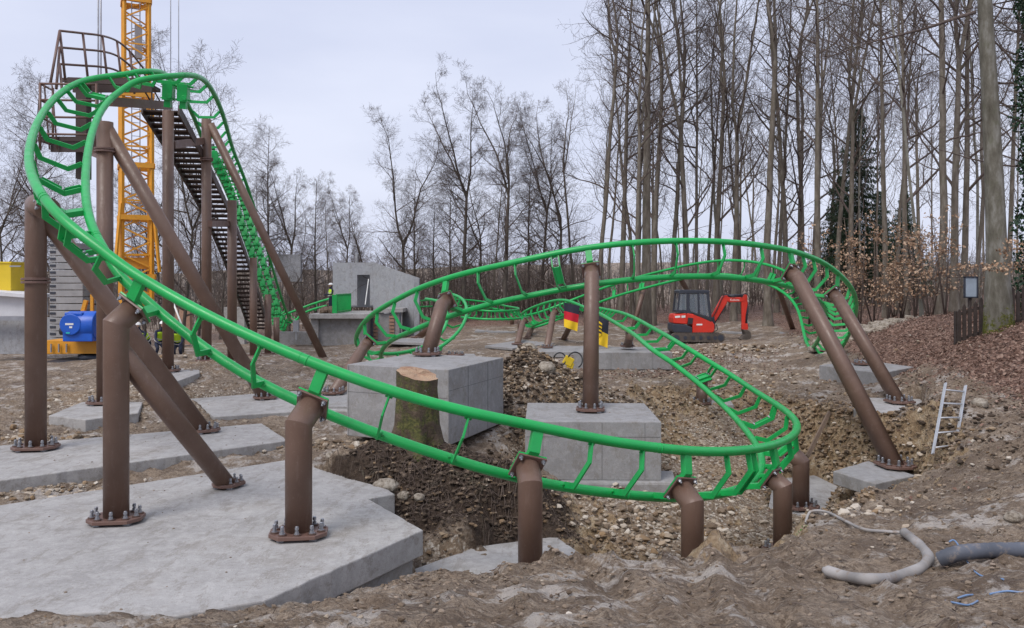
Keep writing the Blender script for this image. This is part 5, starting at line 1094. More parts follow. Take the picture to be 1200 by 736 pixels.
def plant(kind, px, Y, wpx=None, h=None, lean_=0.0, rot=0.0, label=None, group=None, name='bare_tree', squash=1.0):
    tr, cw = PR[kind]; b_ = P(px, 0, Y); z = gz(b_.x, b_.y); H0 = {'t': 28, 's': 24, 'o': 20, 'b': 30}[kind[0]]; r0 = {'tall1': .30, 'tall2': .30, 'tall3': .28, 'tall4': .27, 'slim1': .15, 'slim2': .14, 'open1': .24, 'open2': .22, 'open3': .20, 'big': .36}[kind]
    t = thing(name, (b_.x, b_.y, z - .05), label, 'tree', group); s = (h or H0) / H0; sr = (wpx * Y / 2000 / r0) if wpx else s
    sr = min(max(sr, .5 * s), 1.8 * s) ; t.rotation_euler = (0, R(lean_), 0)
    a = put(tr, t, rot=(0, 0, rot)); a.scale = (sr, sr, s); a.name = 'trunk'
    c = put(cw, t, rot=(0, 0, rot)); c.scale = (sr, sr, s) if False else (s * squash, s * squash, s); c.name = 'crown'
    if abs(sr - s * squash) > .001:                      # trunk path must meet the crown's limbs: keep the same axis, only thicken
        a.scale = (s * squash, s * squash, s)
        if wpx:
            key = (kind, round(sr / (s * squash), 1))
            if key not in _thick:
                me_ = tr.data.copy(); f = key[1]; n_ = 10
                co = np.empty(len(me_.vertices) * 3); me_.vertices.foreach_get('co', co); co = co.reshape(-1, 3); ring = 0
                # rings are 10 (stem) then 8 vertices; scale each ring about its centre
                i = 0; m = len(co); stem = 13 * 10
                for j in range(0, stem, 10): c0 = co[j:j + 10].mean(0); co[j:j + 10] = c0 + (co[j:j + 10] - c0) * f
                for j in range(stem, m, 8): c0 = co[j:j + 8].mean(0); co[j:j + 8] = c0 + (co[j:j + 8] - c0) * (1 + (f - 1) * .8)
                me_.vertices.foreach_set('co', co.ravel()); me_.update(); _thick[key] = me_
            a.data = _thick[key]
    return t
_thick = {}
# trunks traced from the picture: x at breast height, width, lean in degrees, distance, kind, height, look
RT = [ # right-hand wood; zones are given by what the trunks stand behind
 (700, 6, 3, 58, 'tall4', 30, 'wavy'), (713, 4, 0, 62, 'slim1', 20, 'slim'), (728, 7, 2, 60, 'tall3', 30, 'straight'), (741, 5, 0, 64, 'slim1', 26, 'slim dark'), (749, 7, -1, 50, 'tall2', 27, 'grey forked'), (765, 8, 2, 56, 'tall1', 30, 'dark'),
 (789, 6, 1, 60, 'tall4', 29, 'slender'), (806, 9, -1, 55, 'tall2', 29, 'wide-forked'), (815, 5, 0, 60, 'tall3', 28, 'straight'), (827, 4, 3, 64, 'slim1', 27, 'thin leaning'), (838, 8, 2, 58, 'tall1', 30, 'stout'), (847, 4, -2, 66, 'slim2', 26, 'thin pale'), (859, 8, 1, 56, 'tall2', 29, 'forked'), (867, 4, 0, 62, 'slim1', 27, 'slim'),
 (900, 9, 0, 52, 'tall4', 27, 'stout twisting'), (910, 5, 3, 60, 'tall3', 27, 'slanting'), (921, 7, -1, 58, 'tall2', 29, 'forked'), (940, 7, -1, 60, 'tall1', 31, 'straight-stemmed'), (958, 9, 0, 50, 'tall3', 28, 'thick straight'), (978, 6, 4, 54, 'tall4', 28, 'leaning'), (996, 7, 0, 52, 'tall2', 29, 'tall forked'), (1012, 3, 1, 60, 'slim2', 22, 'thin'), (1028, 3, -1, 58, 'slim1', 24, 'thin pale'), (1039, 7, -1, 46, 'tall3', 27, 'dark straight'), (1050, 5, 1, 50, 'slim1', 25, 'crooked'), (1063, 5, -1, 44, 'tall1', 27, 'slim straight'), (1080, 4, -6, 38, 'slim2', 22, 'pale slanting'),
 (1101, 10, 2, 40, 'tall4', 27, 'stout leaning'), (1118, 10, 0, 42, 'tall2', 29, 'thick double-stemmed'), (1129, 8, 1, 43, 'tall1', 27, 'dark'), (1140, 5, 7, 46, 'slim1', 26, 'slanting'), (1148, 4, -3, 50, 'slim2', 24, 'thin'), (1180, 6, 2, 46, 'tall3', 28, 'straight'),
]
zones = [((690, 745), 'over the high rail next to the middle post'), ((745, 785), 'beside the big moss-footed trunk'), ((785, 880), 'behind the mini excavator'), ((880, 970), 'behind the head of the leaning pipe'), ((970, 1090), 'behind the tan-leaved saplings'), ((1090, 1200), 'behind the picket fence')]
for (a, b), place in zones:
    zt_ = [t for t in RT if a <= t[0] < b]
    for i, (px, wd, ln, Y, kind, h, look) in enumerate(zt_):
        plant(kind, px, Y, wd, h, ln, (px * 1.7) % 6.28, f'{ORD[i]} bare tree {place}, {look}', 'bare trees of the winter wood', squash=.85)
plant('tall3', 757, 51, 12, 31, .5, 2.0, 'thickest bare trunk of the wood, pale and moss-footed, crossing both green rails beside the excavator', None)
MT = [(471, 5.5, 2, 60, 'open1', 17.8, 'broad-crowned bare tree rising behind the sloping concrete wall top'), (484, 3.5, 0, 64, 'open3', 13, 'smaller bare tree close beside the broad-crowned one behind the concrete building'), (509, 3.5, 0, 62, 'open3', 10.5, 'short bare tree with a stubby forked top just past the concrete building'),
 (544, 5.5, -1, 62, 'open2', 20.5, 'tallest straight bare tree between the building and the tall block post'), (563, 4.5, 0, 64, 'open1', 15.0, 'bare tree with several upright limbs in the middle of the row'), (590, 6, 0, 60, 'open2', 19.8, 'bare tree with a swan-necked trunk standing in the middle of the row'), (618, 3.5, 1, 64, 'open3', 15.5, 'slender bare tree beyond the joint of the high rail'),
 (634, 4.5, 1, 62, 'open2', 17.5, 'bare tree with a fan-shaped crown before the dense wood starts'), (656, 5.5, 1, 60, 'open1', 18.5, 'bare tree with steep upright limbs at the edge of the dense wood'), (672, 4, -2, 66, 'tall4', 21, 'thin bare tree leading into the dense wood'), (528, 3, 0, 70, 'open3', 14, 'small bare tree behind the tallest straight one'), (577, 3, 2, 70, 'slim1', 16, 'thin stem between the two tallest trees of the row')]
for px, wd, ln, Y, kind, h, lab in MT: plant(kind, px, Y, wd, h * .88, ln, (px * 2.3) % 6.28, lab, 'bare trees of the open row')
LT = [(213, 5, 6, 46, 'open1', 17.5, 'bare tree spreading above and behind the lift crest'), (315, 4, -1, 62, 'open3', 15.6, 'bare tree just beyond the longest lift strut'), (338, 5, 0, 62, 'open2', 12.6, 'dark bare tree with upswept limbs between the lift and the platform'), (372, 3.5, 0, 66, 'open3', 12, 'slender bare tree behind the worker on the platform'),
 (404, 3, 0, 76, 'open2', 12.5, 'small bare tree over the flat top of the concrete building'), (424, 3, 1, 74, 'open1', 11.5, 'small spreading bare tree over the building doorway'), (386, 2.5, 2, 76, 'slim1', 11, 'thin young tree between the worker and the building'), (356, 3, -3, 70, 'open1', 10.5, 'low spreading bare tree behind the platform'), (297, 3, 2, 62, 'open3', 12, 'bare tree seen through the foot of the stair'),
 (34, 5, 1, 52, 'open3', 17.3, 'bushy bare tree seen through the loop of the track'), (6, 4, 0, 50, 'open2', 14.2, 'bare tree cut by the picture edge above the yellow container'), (60, 3, 0, 60, 'open1', 13, 'bare tree behind the counterweight stack'), (88, 3, 0, 62, 'open3', 12, 'bare tree behind the coupled brown post'), (190, 4, -2, 58, 'open2', 13, 'bare tree behind the tallest lift post'), (170, 3.5, 1, 60, 'open1', 12, 'bare tree behind the crane mast'), (232, 3, 0, 64, 'open3', 12, 'slim bare tree seen under the stair'), (258, 3, 3, 60, 'open1', 11, 'low bare tree between two lift posts')]
for px, wd, ln, Y, kind, h, lab in LT: plant(kind, px, Y, wd, h, ln, (px * 1.9) % 6.28, lab, 'bare trees around the crane and lift')
# big beech with the long limb, ivy-clad neighbour
bt = plant('big', 1171, 24.2, 25, 27, -1.2, 1.0, 'largest tree, a grey beech with a mossy green foot in front of the picket fence')
mb = MB(); rgx = random.Random(5); q = [P(1150, 14, 24.2), P(1128, 20, 24), P(1100, 29, 23.8), P(1072, 36, 23.4), P(1040, 43, 23), P(1012, 50, 22.6), P(985, 60, 22.2)]
mb.tube(smooth_path(q, 4), [.06 - .050 * i / 24 for i in range(25)], 7)
for p_ in smooth_path(q, 4)[3:]:
    for k in range(2): limb(mb, rgx, p_, Vector((rgx.uniform(-.8, .2), rgx.uniform(-.5, .5), rgx.uniform(-.5, .8))).normalized(), rgx.uniform(.5, 1.6), .014, 1, (25, 60), .1, (3, 3, 3), .006)
mb.build('long_limb', M['twig'], bt)
def leaf_quads(mb, c, s, rg, mi=0):
    e = Euler((rg.uniform(-1.2, 1.2), rg.uniform(-1.2, 1.2), rg.random() * 6.28)).to_matrix()
    mb.add([c + e @ Vector(v) * s for v in ((-.5, 0, 0), (0, -.32, .1), (.55, 0, 0), (0, .32, .1))], [(0, 1, 2, 3)], mi)
def f_leafy(cols, rough=.75):
    def f(n, b):
        g = NG(n); setp(b, rough, 0, .3)
        t = n.nodes.new('ShaderNodeNewGeometry'); c = g.ramp(t.outputs['Random Per Island'], [(i / (len(cols) - 1), c) for i, c in enumerate(cols)]); n.links.new(c, b.inputs['Base Color'])
    return f
M['ivy'] = mat('ivy_leaf', f_leafy([(.012, .035, .02), (.025, .06, .03), (.04, .085, .04)], .45))
M['tan'] = mat('dry_beech_leaf', f_leafy([(.24, .14, .085), (.38, .25, .16), (.52, .38, .27)]))
M['litter'] = mat('fallen_leaf', f_leafy([(.075, .045, .034), (.15, .085, .062), (.24, .145, .108), (.34, .235, .18), (.11, .065, .05)], .6))
M['needle'] = mat('spruce_needles', f_leafy([(.022, .040, .022), (.036, .060, .032), (.05, .078, .042)], .8))
ivb = P(1208, 0, 27); ivt = thing('ivy_clad_tree', (ivb.x, ivb.y, gz(ivb.x, ivb.y)), 'trunk completely clad in dark green ivy at the edge of the wood', 'tree')
rgx = random.Random(8); mb = MB(); zb_ = gz(ivb.x, ivb.y); mb.tube([(ivb.x + .1 * math.sin(z * .3), ivb.y, zb_ + z) for z in range(0, 24, 2)], [.24 - .006 * z for z in range(0, 24, 2)], 10); mb.build('trunk', M['bark_dark'], ivt)
mb = MB()
for k in range(9000):
    z = rgx.random() ** .9 * 18 + .1; a = rgx.random() * 6.28; bulge = .42 + .16 * math.sin(z * 1.3 + a * 2) + .1 * math.sin(z * 3.7 + a); r_ = bulge * rgx.uniform(.55, 1.1)
    leaf_quads(mb, Vector((ivb.x + .1 * math.sin(z * .3) + r_ * math.cos(a), ivb.y + r_ * math.sin(a), zb_ + z)), rgx.uniform(.10, .17), rgx)
mb.build('ivy_foliage', M['ivy'], ivt)
mb = MB(); rgx = random.Random(9)
for k in range(36): limb(mb, rgx, Vector((ivb.x, ivb.y, zb_ + rgx.uniform(4, 16))), Vector((rgx.uniform(-1, 1), rgx.uniform(-1, 1), rgx.uniform(-.1, .6))).normalized(), rgx.uniform(2, 4), .035, 1, (20, 55), .2, (3, 4, 4), .007)
mb.build('crown', M['twig'], ivt)
# spruces
def spruce_proto(seed, H, W):
    rg = random.Random(seed); T_ = MB(); T_.tube([(0, 0, -.3), (0, 0, H)], [.17, .02], 8); C_ = MB(); z = H * .10
    while z < H * .99:
        f = z / H; L_ = W * (1 - f) ** .85 + .15; nb_ = rg.randint(4, 7); a0 = rg.random() * 6.28
        for k in range(nb_):
            a = a0 + 6.283 * k / nb_ + rg.uniform(-.3, .3); L2 = L_ * rg.uniform(.55, 1.12); d = Vector((math.cos(a), math.sin(a), 0)); s_ = Vector((-d.y, d.x, 0)); m = max(3, int(L2 / .16))
            for i in range(m):
                u = (i + 1) / m; p = d * (L2 * u) + Vector((0, 0, z - L2 * .42 * u + L2 * .22 * u * u)); wdt = .10 + .38 * (1 - u) * min(1, L2 / 2)
                for sg in (-1, 1):
                    for q_ in range(4):
                        p_ = p + Vector((rg.uniform(-.1, .1), rg.uniform(-.1, .1), rg.uniform(-.08, .12))); t_ = p_ + s_ * (sg * wdt * rg.uniform(.2, 1)) + d * rg.uniform(-.1, .2) + Vector((0, 0, -rg.uniform(.0, .34)))
                        C_.add([p_ - d * .035, p_ + d * .035, t_], [(0, 1, 2)])
        z += H * rg.uniform(.010, .02)
    t = T_.build('trunk', M['bark_dark']); c = C_.build('crown', M['needle']); scn.collection.objects.unlink(t); scn.collection.objects.unlink(c); return t, c
SP = [spruce_proto(51, 15, 3.9), spruce_proto(52, 12, 3.5)]
for i, (px, Y, h, lab) in enumerate(((1006, 62, 14.5, 'tallest dark green spruce standing among the bare trunks behind the big curve'), (985, 66, 10, 'smaller dark spruce pressed against the tallest spruce'), (1030, 64, 8.5, 'low dark spruce behind the tan-leaved saplings'), (1060, 70, 9, 'dark spruce deep in the wood behind the leaning beech stem'))):
    tr, cw = SP[i % 2]; b_ = P(px, 0, Y); t = thing('spruce_tree', (b_.x, b_.y, gz(b_.x, b_.y)), lab, 'tree', 'dark spruces in the wood'); s = h / (15, 12)[i % 2]
    for o_, nm in ((tr, 'trunk'), (cw, 'crown')): c = put(o_, t, rot=(0, 0, i)); c.scale = (s, s, s); c.name = nm
# young beeches that keep tan leaves
def sapling_proto(seed, H):
    rg = random.Random(seed); T_ = MB(); C_ = MB()
    for k in range(3): 
        d = Vector((rg.uniform(-.3, .3), rg.uniform(-.3, .3), 1)).normalized(); T_.tube([Vector((0, 0, -.2)), d * H * .5, d * H + Vector((0, 0, .1))], [.035, .02, .008], 5)
        for i in range(14):
            z = rg.uniform(.25, 1); a = rg.random() * 6.28; p = d * H * z; L_ = H * .42 * (1.15 - z); e = p + Vector((math.cos(a) * L_, math.sin(a) * L_, rg.uniform(-.1, .35))); T_.tube([p, e], [.010, .005], 3, caps=False)
            for j in range(9): leaf_quads(C_, p.lerp(e, rg.uniform(.25, 1.05)) + Vector((rg.gauss(0, .1), rg.gauss(0, .1), rg.gauss(0, .05))), rg.uniform(.08, .14), rg)
    t = T_.build('trunk', M['stem']); c = C_.build('crown', M['tan']); scn.collection.objects.unlink(t); scn.collection.objects.unlink(c); return t, c
SA = [sapling_proto(61, 3.2), sapling_proto(62, 2.4), sapling_proto(63, 4.0)]
SL = [(972, 44, 'just behind the top of the shorter leaning pipe'), (990, 42, 'beside the outer bend of the big curve'), (1008, 40, 'second counting from the outer bend of the curve'), (1024, 41, 'third counting from the outer bend of the curve'), (1040, 39, 'above the pale cut stones of the slope'), (1056, 40, 'below the crooked bare stem'), (1072, 37, 'at the foot of the pale slanting stem'), (1090, 36, 'by the stout leaning trunk'), (1108, 34, 'just short of the picket fence end'), (1000, 47, 'in the rear row under the tallest spruce'), (1048, 47, 'in the rear row behind the slope'), (948, 50, 'showing between the two leaning pipes')]
for i, (px, Y, where) in enumerate(SL):
    tr, cw = SA[i % 3]; b_ = P(px, 0, Y); t = thing('beech_sapling', (b_.x, b_.y, gz(b_.x, b_.y)), 'young beech with dry tan leaves ' + where, 'sapling', 'young beeches with dry leaves'); s = 1.05 + .12 * (i % 4)
    for o_, nm in ((tr, 'trunk'), (cw, 'crown')): c = put(o_, t, rot=(0, 0, i * 1.3)); c.scale = (s, s, s); c.name = nm
spr = thing('leafy_branch', P(1180, 308, 23), 'low horizontal beech spray of tan leaves crossing the big mossy trunk', 'branch'); mb = MB(); rgx = random.Random(12); LB = MB()
for q in ([P(1215, 300, 23), P(1190, 308, 23), P(1150, 312, 22.8), P(1128, 313, 22.6)], [P(1215, 296, 23.2), P(1195, 292, 23.2), P(1172, 296, 23)], [P(1210, 310, 22.7), P(1180, 316, 22.6), P(1160, 314, 22.6)], [P(1210, 285, 22.8), P(1180, 284, 22.8)]):
    q = smooth_path(q, 5); mb.tube(q, .009, 4)
    for p_ in q:
        for k in range(9): leaf_quads(LB, p_ + Vector((rgx.gauss(0, .13), rgx.gauss(0, .13), rgx.gauss(0, .05))), rgx.uniform(.06, .11), rgx)
mb.build('twigs', M['twig'], spr); LB.build('leaves', M['tan'], spr)
# further trees of the wood: individually placed, nothing tells them apart
rgx = random.Random(77)
GP = [('slim bare trunk deep in the wood beyond the excavator and the high rail', 690, 905, 11), ('slim bare trunk deep in the wood beyond the big curve and saplings', 905, 1110, 11), ('slim bare trunk deep in the wood beyond the picket fence', 1110, 1230, 5), ('faint distant bare tree beyond the row behind the concrete building', 400, 690, 12), ('faint distant bare tree beyond the lift, crane and platform', -20, 400, 14)]
for lab, a, b, n in GP:
    for k in range(n):
        px = a + (b - a) * (k + rgx.random()) / n; Y = rgx.uniform(64, 100) if a >= 690 else rgx.uniform(78, 115); kind = rgx.choice(['slim1', 'slim2', 'tall3', 'tall1', 'tall4', 'slim1']) if a >= 690 else rgx.choice(['open1', 'open2', 'open3', 'slim1'])
        plant(kind, px, Y, None, rgx.uniform(20, 29) if a >= 690 else rgx.uniform(7, 10), rgx.uniform(-3, 3), rgx.random() * 6.28, lab, lab.split(' bare')[0] + ' ones: ' + lab.split('beyond ')[1], squash=.75)
# thicket and far wood: uncountable stems
def thicket(name, x0, x1, Y0, Y1, n, h0, h1, m_, seed):
    rg = random.Random(seed); mb = MB()
    for k in range(n):
        Y = rg.uniform(Y0, Y1); b_ = P(rg.uniform(x0, x1), 0, Y); z = float(_gzi(b_.x, b_.y)); h = rg.uniform(h0, h1) * (.6 + .8 * rg.random()); p = Vector((b_.x, b_.y, z - .1)); d = Vector((rg.gauss(0, .12), rg.gauss(0, .12), 1)); r_ = rg.uniform(.012, .035) * Y / 60
        mb.tube([p, p + d * h * .5, p + d * h + Vector((rg.gauss(0, .3), rg.gauss(0, .3), 0))], [r_, r_ * .7, r_ * .3], 3, caps=False)
        for j in range(5):
            f = rg.uniform(.15, .95); q = p + d * h * f; e = Vector((rg.gauss(0, 1), rg.gauss(0, 1), rg.uniform(.3, 1.4))).normalized() * h * rg.uniform(.12, .3); mb.tube([q, q + e], [r_ * .5, r_ * .25], 3, caps=False)
    o = mb.build(name, m_); o['kind'] = 'stuff'; return o
def _gzi(x, y):
    i = min(max(int(np.searchsorted(gx, x)), 0), nx - 1); j = min(max(int(np.searchsorted(gy, y)), 0), ny - 1); return Zg[j, i]
thicket('undergrowth', 395, 700, 64, 84, 1200, 2.2, 4.4, M['stem'], 1)
thicket('undergrowth', 690, 960, 62, 90, 600, 1.2, 3.2, M['stem'], 2)
thicket('undergrowth', 940, 1240, 40, 80, 520, 1.0, 3.2, M['stem'], 3)
thicket('undergrowth', -60, 400, 66, 100, 1100, 2.0, 4.0, M['stem'], 4)
M['far'] = mat('far_wood', f_bark((.095, .085, .085), (.13, .118, .115), (.175, .16, .155)))
thicket('distant_wood', -300, 1500, 110, 190, 4200, 2.5, 6.5, M['far'], 5)
# ------------------------------------------------------------ stones, clods, leaves, roots
NEAR = None
def hz(x, y): return float(Zg[min(max(int(np.searchsorted(gy, y)), 0), ny - 1), min(max(int(np.searchsorted(gx, x)), 0), nx - 1)])
def in_slab(x, y):
    for poly, _ in CUT:
        ins = False; n = len(poly)
        for i in range(n):
            a = poly[i]; b = poly[(i + 1) % n]
            if ((a[1] > y) != (b[1] > y)) and (x < (b[0] - a[0]) * (y - a[1]) / (b[1] - a[1] + 1e-12) + a[0]): ins = not ins
        if ins: return True
    return False
def gi(x, y): return min(max(int(np.searchsorted(gy, y)), 0), ny - 1), min(max(int(np.searchsorted(gx, x)), 0), nx - 1)
M['stone'] = mat('limestone', f_leafy([(.13, .092, .062), (.22, .165, .115), (.32, .26, .195), (.42, .36, .29), (.54, .49, .42), (.27, .18, .10), (.16, .115, .08)], .9))
M['clod'] = mat('earth_clod', f_leafy([(.035, .025, .018), (.06, .043, .031), (.09, .066, .048), (.14, .105, .078)], .95))
M['mudclod'] = mat('mud_clod', f_leafy([(.10, .072, .05), (.17, .128, .093), (.23, .18, .135), (.29, .23, .18)], .95))
M['ochre'] = mat('ochre_clod', f_leafy([(.16, .105, .06), (.23, .16, .10), (.30, .225, .15), (.12, .082, .052)], .95))
rg = random.Random(101); S_ = MB(); C_ = MB(); O_ = MB()
def scatter(mb, n, pick, r0, r1, sub=1, lift_=.25, pw=3.0):
    k = 0; tries = 0
    while k < n and tries < n * 12:
        tries += 1; x, y, wgt = pick()
        if rg.random() > wgt or in_slab(x, y): continue
        r = r0 + (r1 - r0) * rg.random() ** pw; mb.blob((x, y, hz(x, y) + r * lift_), r, sub, .36, (rg.uniform(.7, 1.25), rg.uniform(.6, 1.1), rg.uniform(.4, .8)), rng=rg); k += 1
def by_grav():
    x = rg.uniform(-12, 11); y = 8 + rg.random() ** 1.3 * 26; j, i = gi(x, y); return x, y, grav[j, i] ** 1.5 + .03
def gau(cx, cy, sx_, sy_): return lambda: (rg.gauss(cx, sx_), rg.gauss(cy, sy_), 1)
def pitp():
    x = rg.uniform(-.5, 8); y = rg.uniform(10.5, 25); j, i = gi(x, y); return x, y, 1.0 if SD[j, i] > .25 and not (x < 1.3 and y > 12.8 and y < 15.5) else .0
scatter(S_, 5200, pitp, .008, .05); scatter(S_, 1700, by_grav, .008, .05); scatter(S_, 1500, gau(.7, 20.7, .95, .9), .010, .065); scatter(O_, 1800, gau(.7, 20.7, 1.0, 1.0), .008, .06); scatter(S_, 700, gau(3.1, 19.8, .7, 1.8), .015, .08); scatter(C_, 2600, gau(.7, 20.7, 1.0, 1.0), .012, .08)
scatter(S_, 500, gau(9.4, 38, 1.4, .9), .03, .13); scatter(S_, 500, gau(7.8, 27.2, 1.8, .9), .015, .09); scatter(S_, 500, gau(-9, 21.5, 2.6, 2.2), .012, .09); scatter(S_, 500, gau(-6.5, 17.0, 2.5, .25), .02, .09); scatter(S_, 260, gau(-7, 13.7, 2.5, .25), .02, .07)
scatter(S_, 700, lambda: (rg.uniform(-14, 16), rg.uniform(22, 46), .8), .02, .10)
scatter(S_, 260, lambda: (rg.uniform(-3, 9), rg.uniform(6, 14), .7), .006, .03)
scatter(C_, 3600, gau(-1.1, 14.1, 1.2, .45), .006, .045); scatter(C_, 1400, gau(.0, 13.6, .8, .35), .006, .04); D_ = MB(); scatter(D_, 9000, lambda: (rg.uniform(-5, 9), rg.uniform(6, 14), .8), .004, .034, 1, .1); scatter(D_, 3500, lambda: (rg.uniform(4, 11), rg.uniform(13, 24), .8), .008, .05, 1, .1); scatter(C_, 800, gau(8.6, 16.5, .8, 2.2), .015, .07)
scatter(D_, 900, gau(-1.0, 9.4, 1.2, .5), .006, .04); scatter(S_, 1500, gau(3.0, 14.3, 1.1, 1.1), .015, .095); scatter(S_, 700, gau(4.2, 12.6, .9, .5), .012, .07)
scatter(O_, 1800, gau(1.8, 12.8, .9, .7), .006, .04); scatter(O_, 900, gau(7.5, 20.6, .6, 1.6), .02, .09); scatter(O_, 700, gau(5.2, 24.6, 1.2, .8), .02, .08)
def cliff():
    x = rg.uniform(-2.5, 9.2); y = rg.uniform(12.5, 26); j, i = gi(x, y); return x, y, 1.0 if SL_[j, i] > .8 else .0
scatter(O_, 5200, cliff, .008, .06, 1, -.1); scatter(C_, 3600, cliff, .008, .06, 1, -.1); scatter(S_, 2200, lambda: (lambda c: c if c[0] > 1.2 else (c[0], c[1], 0))(cliff()), .008, .07, 1, -.1)
K_ = MB()
for poly, zt_, n_ in ((FS, -.64, 260), (S2, -.45, 150), (S3, -.34, 90), (b1, 0, 30)):
    q_ = [(p[0], p[1]) for p in poly]; x0 = max(-8, min(p[0] for p in q_)); x1 = max(p[0] for p in q_); y0 = min(p[1] for p in q_); y1 = max(p[1] for p in q_); k = 0
    while k < n_:
        x, y = rg.uniform(x0, x1), rg.uniform(y0, y1); k += 1; ins = False; n = len(q_)
        for i in range(n):
            a = q_[i]; b = q_[(i + 1) % n]
            if ((a[1] > y) != (b[1] > y)) and (x < (b[0] - a[0]) * (y - a[1]) / (b[1] - a[1] + 1e-12) + a[0]): ins = not ins
        if ins: r = .003 + .014 * rg.random() ** 5; K_.blob((x, y, zt_ + r * .3), r, 1, .35, (1.2, .9, .6), rng=rg)
K_.build('crumbs', M['mudclod'])['kind'] = 'stuff'
for mb, nm, m_ in ((S_, 'gravel', 'stone'), (C_, 'soil_clods', 'clod'), (D_, 'mud_crumbs', 'mudclod'), (O_, 'ochre_rubble', 'ochre')): mb.build(nm, M[m_])['kind'] = 'stuff'
for k, (px, py, Y, r, lab) in enumerate(((452, 545, 13.9, .17, 'pitted pale limestone boulder on the dark bank below the tree stump'), (474, 548, 13.7, .10, 'smaller rounded limestone lump beside the pitted boulder'), (491, 550, 13.6, .09, 'third pale stone in the row below the tree stump'), (530, 638, 12.3, .09, 'grey rounded stone at the foot of the dark bank'),
    (74, 492, 16.6, .13, 'pale rock lying against the small low concrete pad'), (640, 432, 20.4, .22, 'large pale boulder on the flank of the rubble heap'), (618, 407, 21.2, .20, 'pale rock crowning the rubble heap'), (395, 522, 15.8, .11, 'yellowish stone between the slabs by the tall block'), (388, 514, 16.2, .10, 'moss-topped stone between the slabs by the tall block'), (712, 398, 36, .3, 'pale boulder by the foot of the far post'), (836, 582, 14.5, .12, 'pale rock in the pit rubble under the turn'),
    (1148, 447, 17.5, .15, 'flat pale stone on the path above the ladder'), (1085, 640, 9.3, .05, 'small white stone beyond the curved hose'), (1188, 618, 10.3, .10, 'white chalky lump on the mud above the corrugated pipe'))):
    b_ = P(px, py, Y); z = gz(b_.x, b_.y); mb = MB(); mb.blob((0, 0, 0), r, 3, .11, (1.25, 1, .75), rng=rg, smooth=True); o = mb.build('boulder', M['slab' if k in (3,) else 'rock'] if 'rock' in M else mat('pale_rock', lambda n, b: None)); 
    if 'rock' not in M:
        def f_rock(n, b):
            g = NG(n); co = g.co(); setp(b, .93); c = g.ramp(g.noise(co, 9, 6, .75), [(.35, (.11, .085, .06)), (.5, (.36, .31, .25)), (.7, (.52, .48, .41))]); n.links.new(c, b.inputs['Base Color']); g.bump(b, g.noise(co, 14, 6, .75), 1.0, .05)
        M['rock'] = mat('pale_rock', f_rock); o.data.materials[0] = M['rock']
    o.location = (b_.x, b_.y, z + r * .35); o.rotation_euler.z = k; tag(o, lab, 'rock')
# cut stones of the slope wall
wl = thing('stone_revetment', P(1010, 395, 36), 'rough pale stone blocks stepping down the slope behind the leaning pipes', 'stone wall'); rg = random.Random(3)
for i in range(34):
    f = i % 12; r_ = i // 12; x = 12.4 + f * .42 + r_ * .5 + rg.uniform(-.1, .1); y = 34.5 + r_ * 1.1 + f * .25 - (f * .1); mb = MB(); e = Euler((rg.uniform(-.2, .2), rg.uniform(-.2, .2), rg.uniform(-.5, .5))).to_matrix(); mb.box((x, y, gz(x, y) + .12), (rg.uniform(.4, .75), .5, rg.uniform(.18, .3)), e); mb.build('stone_block', M['rock'], wl, .05)
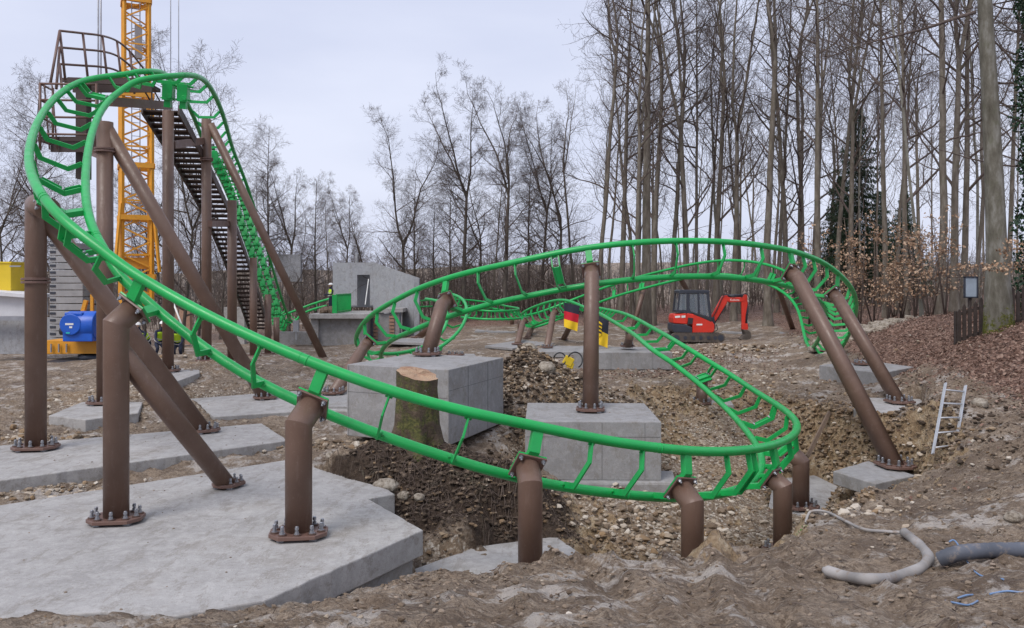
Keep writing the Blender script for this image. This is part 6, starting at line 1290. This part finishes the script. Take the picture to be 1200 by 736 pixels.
# leaf litter on the slope and wood edge
L_ = MB(); rg = random.Random(55); k = 0
while k < 30000:
    y = 12 + rg.random() ** 1.5 * 34; x = rg.uniform(5, 27); j, i = gi(x, y)
    if x / y > .68 or rg.random() > leaf[j, i] + .012: continue
    s = rg.uniform(.05, .11); e = Euler((rg.gauss(0, .5), rg.gauss(0, .5), rg.random() * 6.28)).to_matrix(); c = Vector((x, y, hz(x, y) + rg.uniform(.0, .06)))
    L_.add([c + e @ Vector(v) * s for v in ((-.5, 0, 0), (0, -.3, .12), (.5, 0, -.04), (0, .3, .12))], [(0, 1, 2, 3)]); k += 1
for k in range(2500):
    y = rg.uniform(28, 40); x = rg.gauss(6.2, 2.0); c = Vector((x, y, hz(x, y) + .03)); e = Euler((rg.gauss(0, .5), rg.gauss(0, .5), rg.random() * 6.28)).to_matrix(); s = .11
    L_.add([c + e @ Vector(v) * s for v in ((-.5, 0, 0), (0, -.3, .12), (.5, 0, -.04), (0, .3, .12))], [(0, 1, 2, 3)])
L_.build('fallen_leaves', M['litter'])['kind'] = 'stuff'
# roots hanging in the cut bank, twigs strewn over the mud
rg = random.Random(66); mb = MB()
for k in range(750):
    x = rg.gauss(-1.0, 1.2); y = rg.gauss(14.0, .45)
    if in_slab(x, y): continue
    p = Vector((x, y, hz(x, y) + .01)); d = Vector((rg.gauss(0, 1), rg.gauss(-.4, .6), 0)).normalized(); q = [p]
    for i in range(4): d = (d + Vector((rg.gauss(0, .45), rg.gauss(0, .45), 0))).normalized(); p2 = q[-1] + d * rg.uniform(.03, .10); p2.z = hz(p2.x, p2.y) + rg.uniform(.0, .05); q.append(p2)
    mb.tube(q, [.006, .005, .004, .003, .002], 4, caps=False)
mb.build('root_strands', M['stem'])['kind'] = 'stuff'
mb = MB()
for k in range(620):
    x = rg.uniform(-4, 7); y = rg.uniform(6.2, 11.5)
    if in_slab(x, y): continue
    p = Vector((x, y, hz(x, y) + .012)); a = rg.gauss(0, .9); l_ = rg.uniform(.04, .22); e = p + Vector((math.cos(a) * l_, math.sin(a) * l_, 0)); m_ = p.lerp(e, .5) + Vector((rg.gauss(0, .01), rg.gauss(0, .01), 0))
    for v in (e, m_): v.z = hz(v.x, v.y) + .014
    mb.tube([p, m_, e], [.005, .004, .002], 4, caps=False)
mb.build('twig_litter', M['stem'])['kind'] = 'stuff'
# a few weeds at the pit edge
rg = random.Random(9); mb = MB(); M['weed'] = mat('fresh_weed', f_leafy([(.05, .16, .02), (.10, .28, .04)], .6))
for cx, cy, n in ((3.35, 11.0, 150), (3.0, 10.6, 60)):
    for k in range(n):
        x = rg.gauss(cx, .16); y = rg.gauss(cy, .09); leaf_quads(mb, Vector((x, y, hz(x, y) + rg.uniform(.01, .07))), rg.uniform(.02, .05), rg)
mb.build('weeds', M['weed'])['kind'] = 'stuff'
mb = MB();
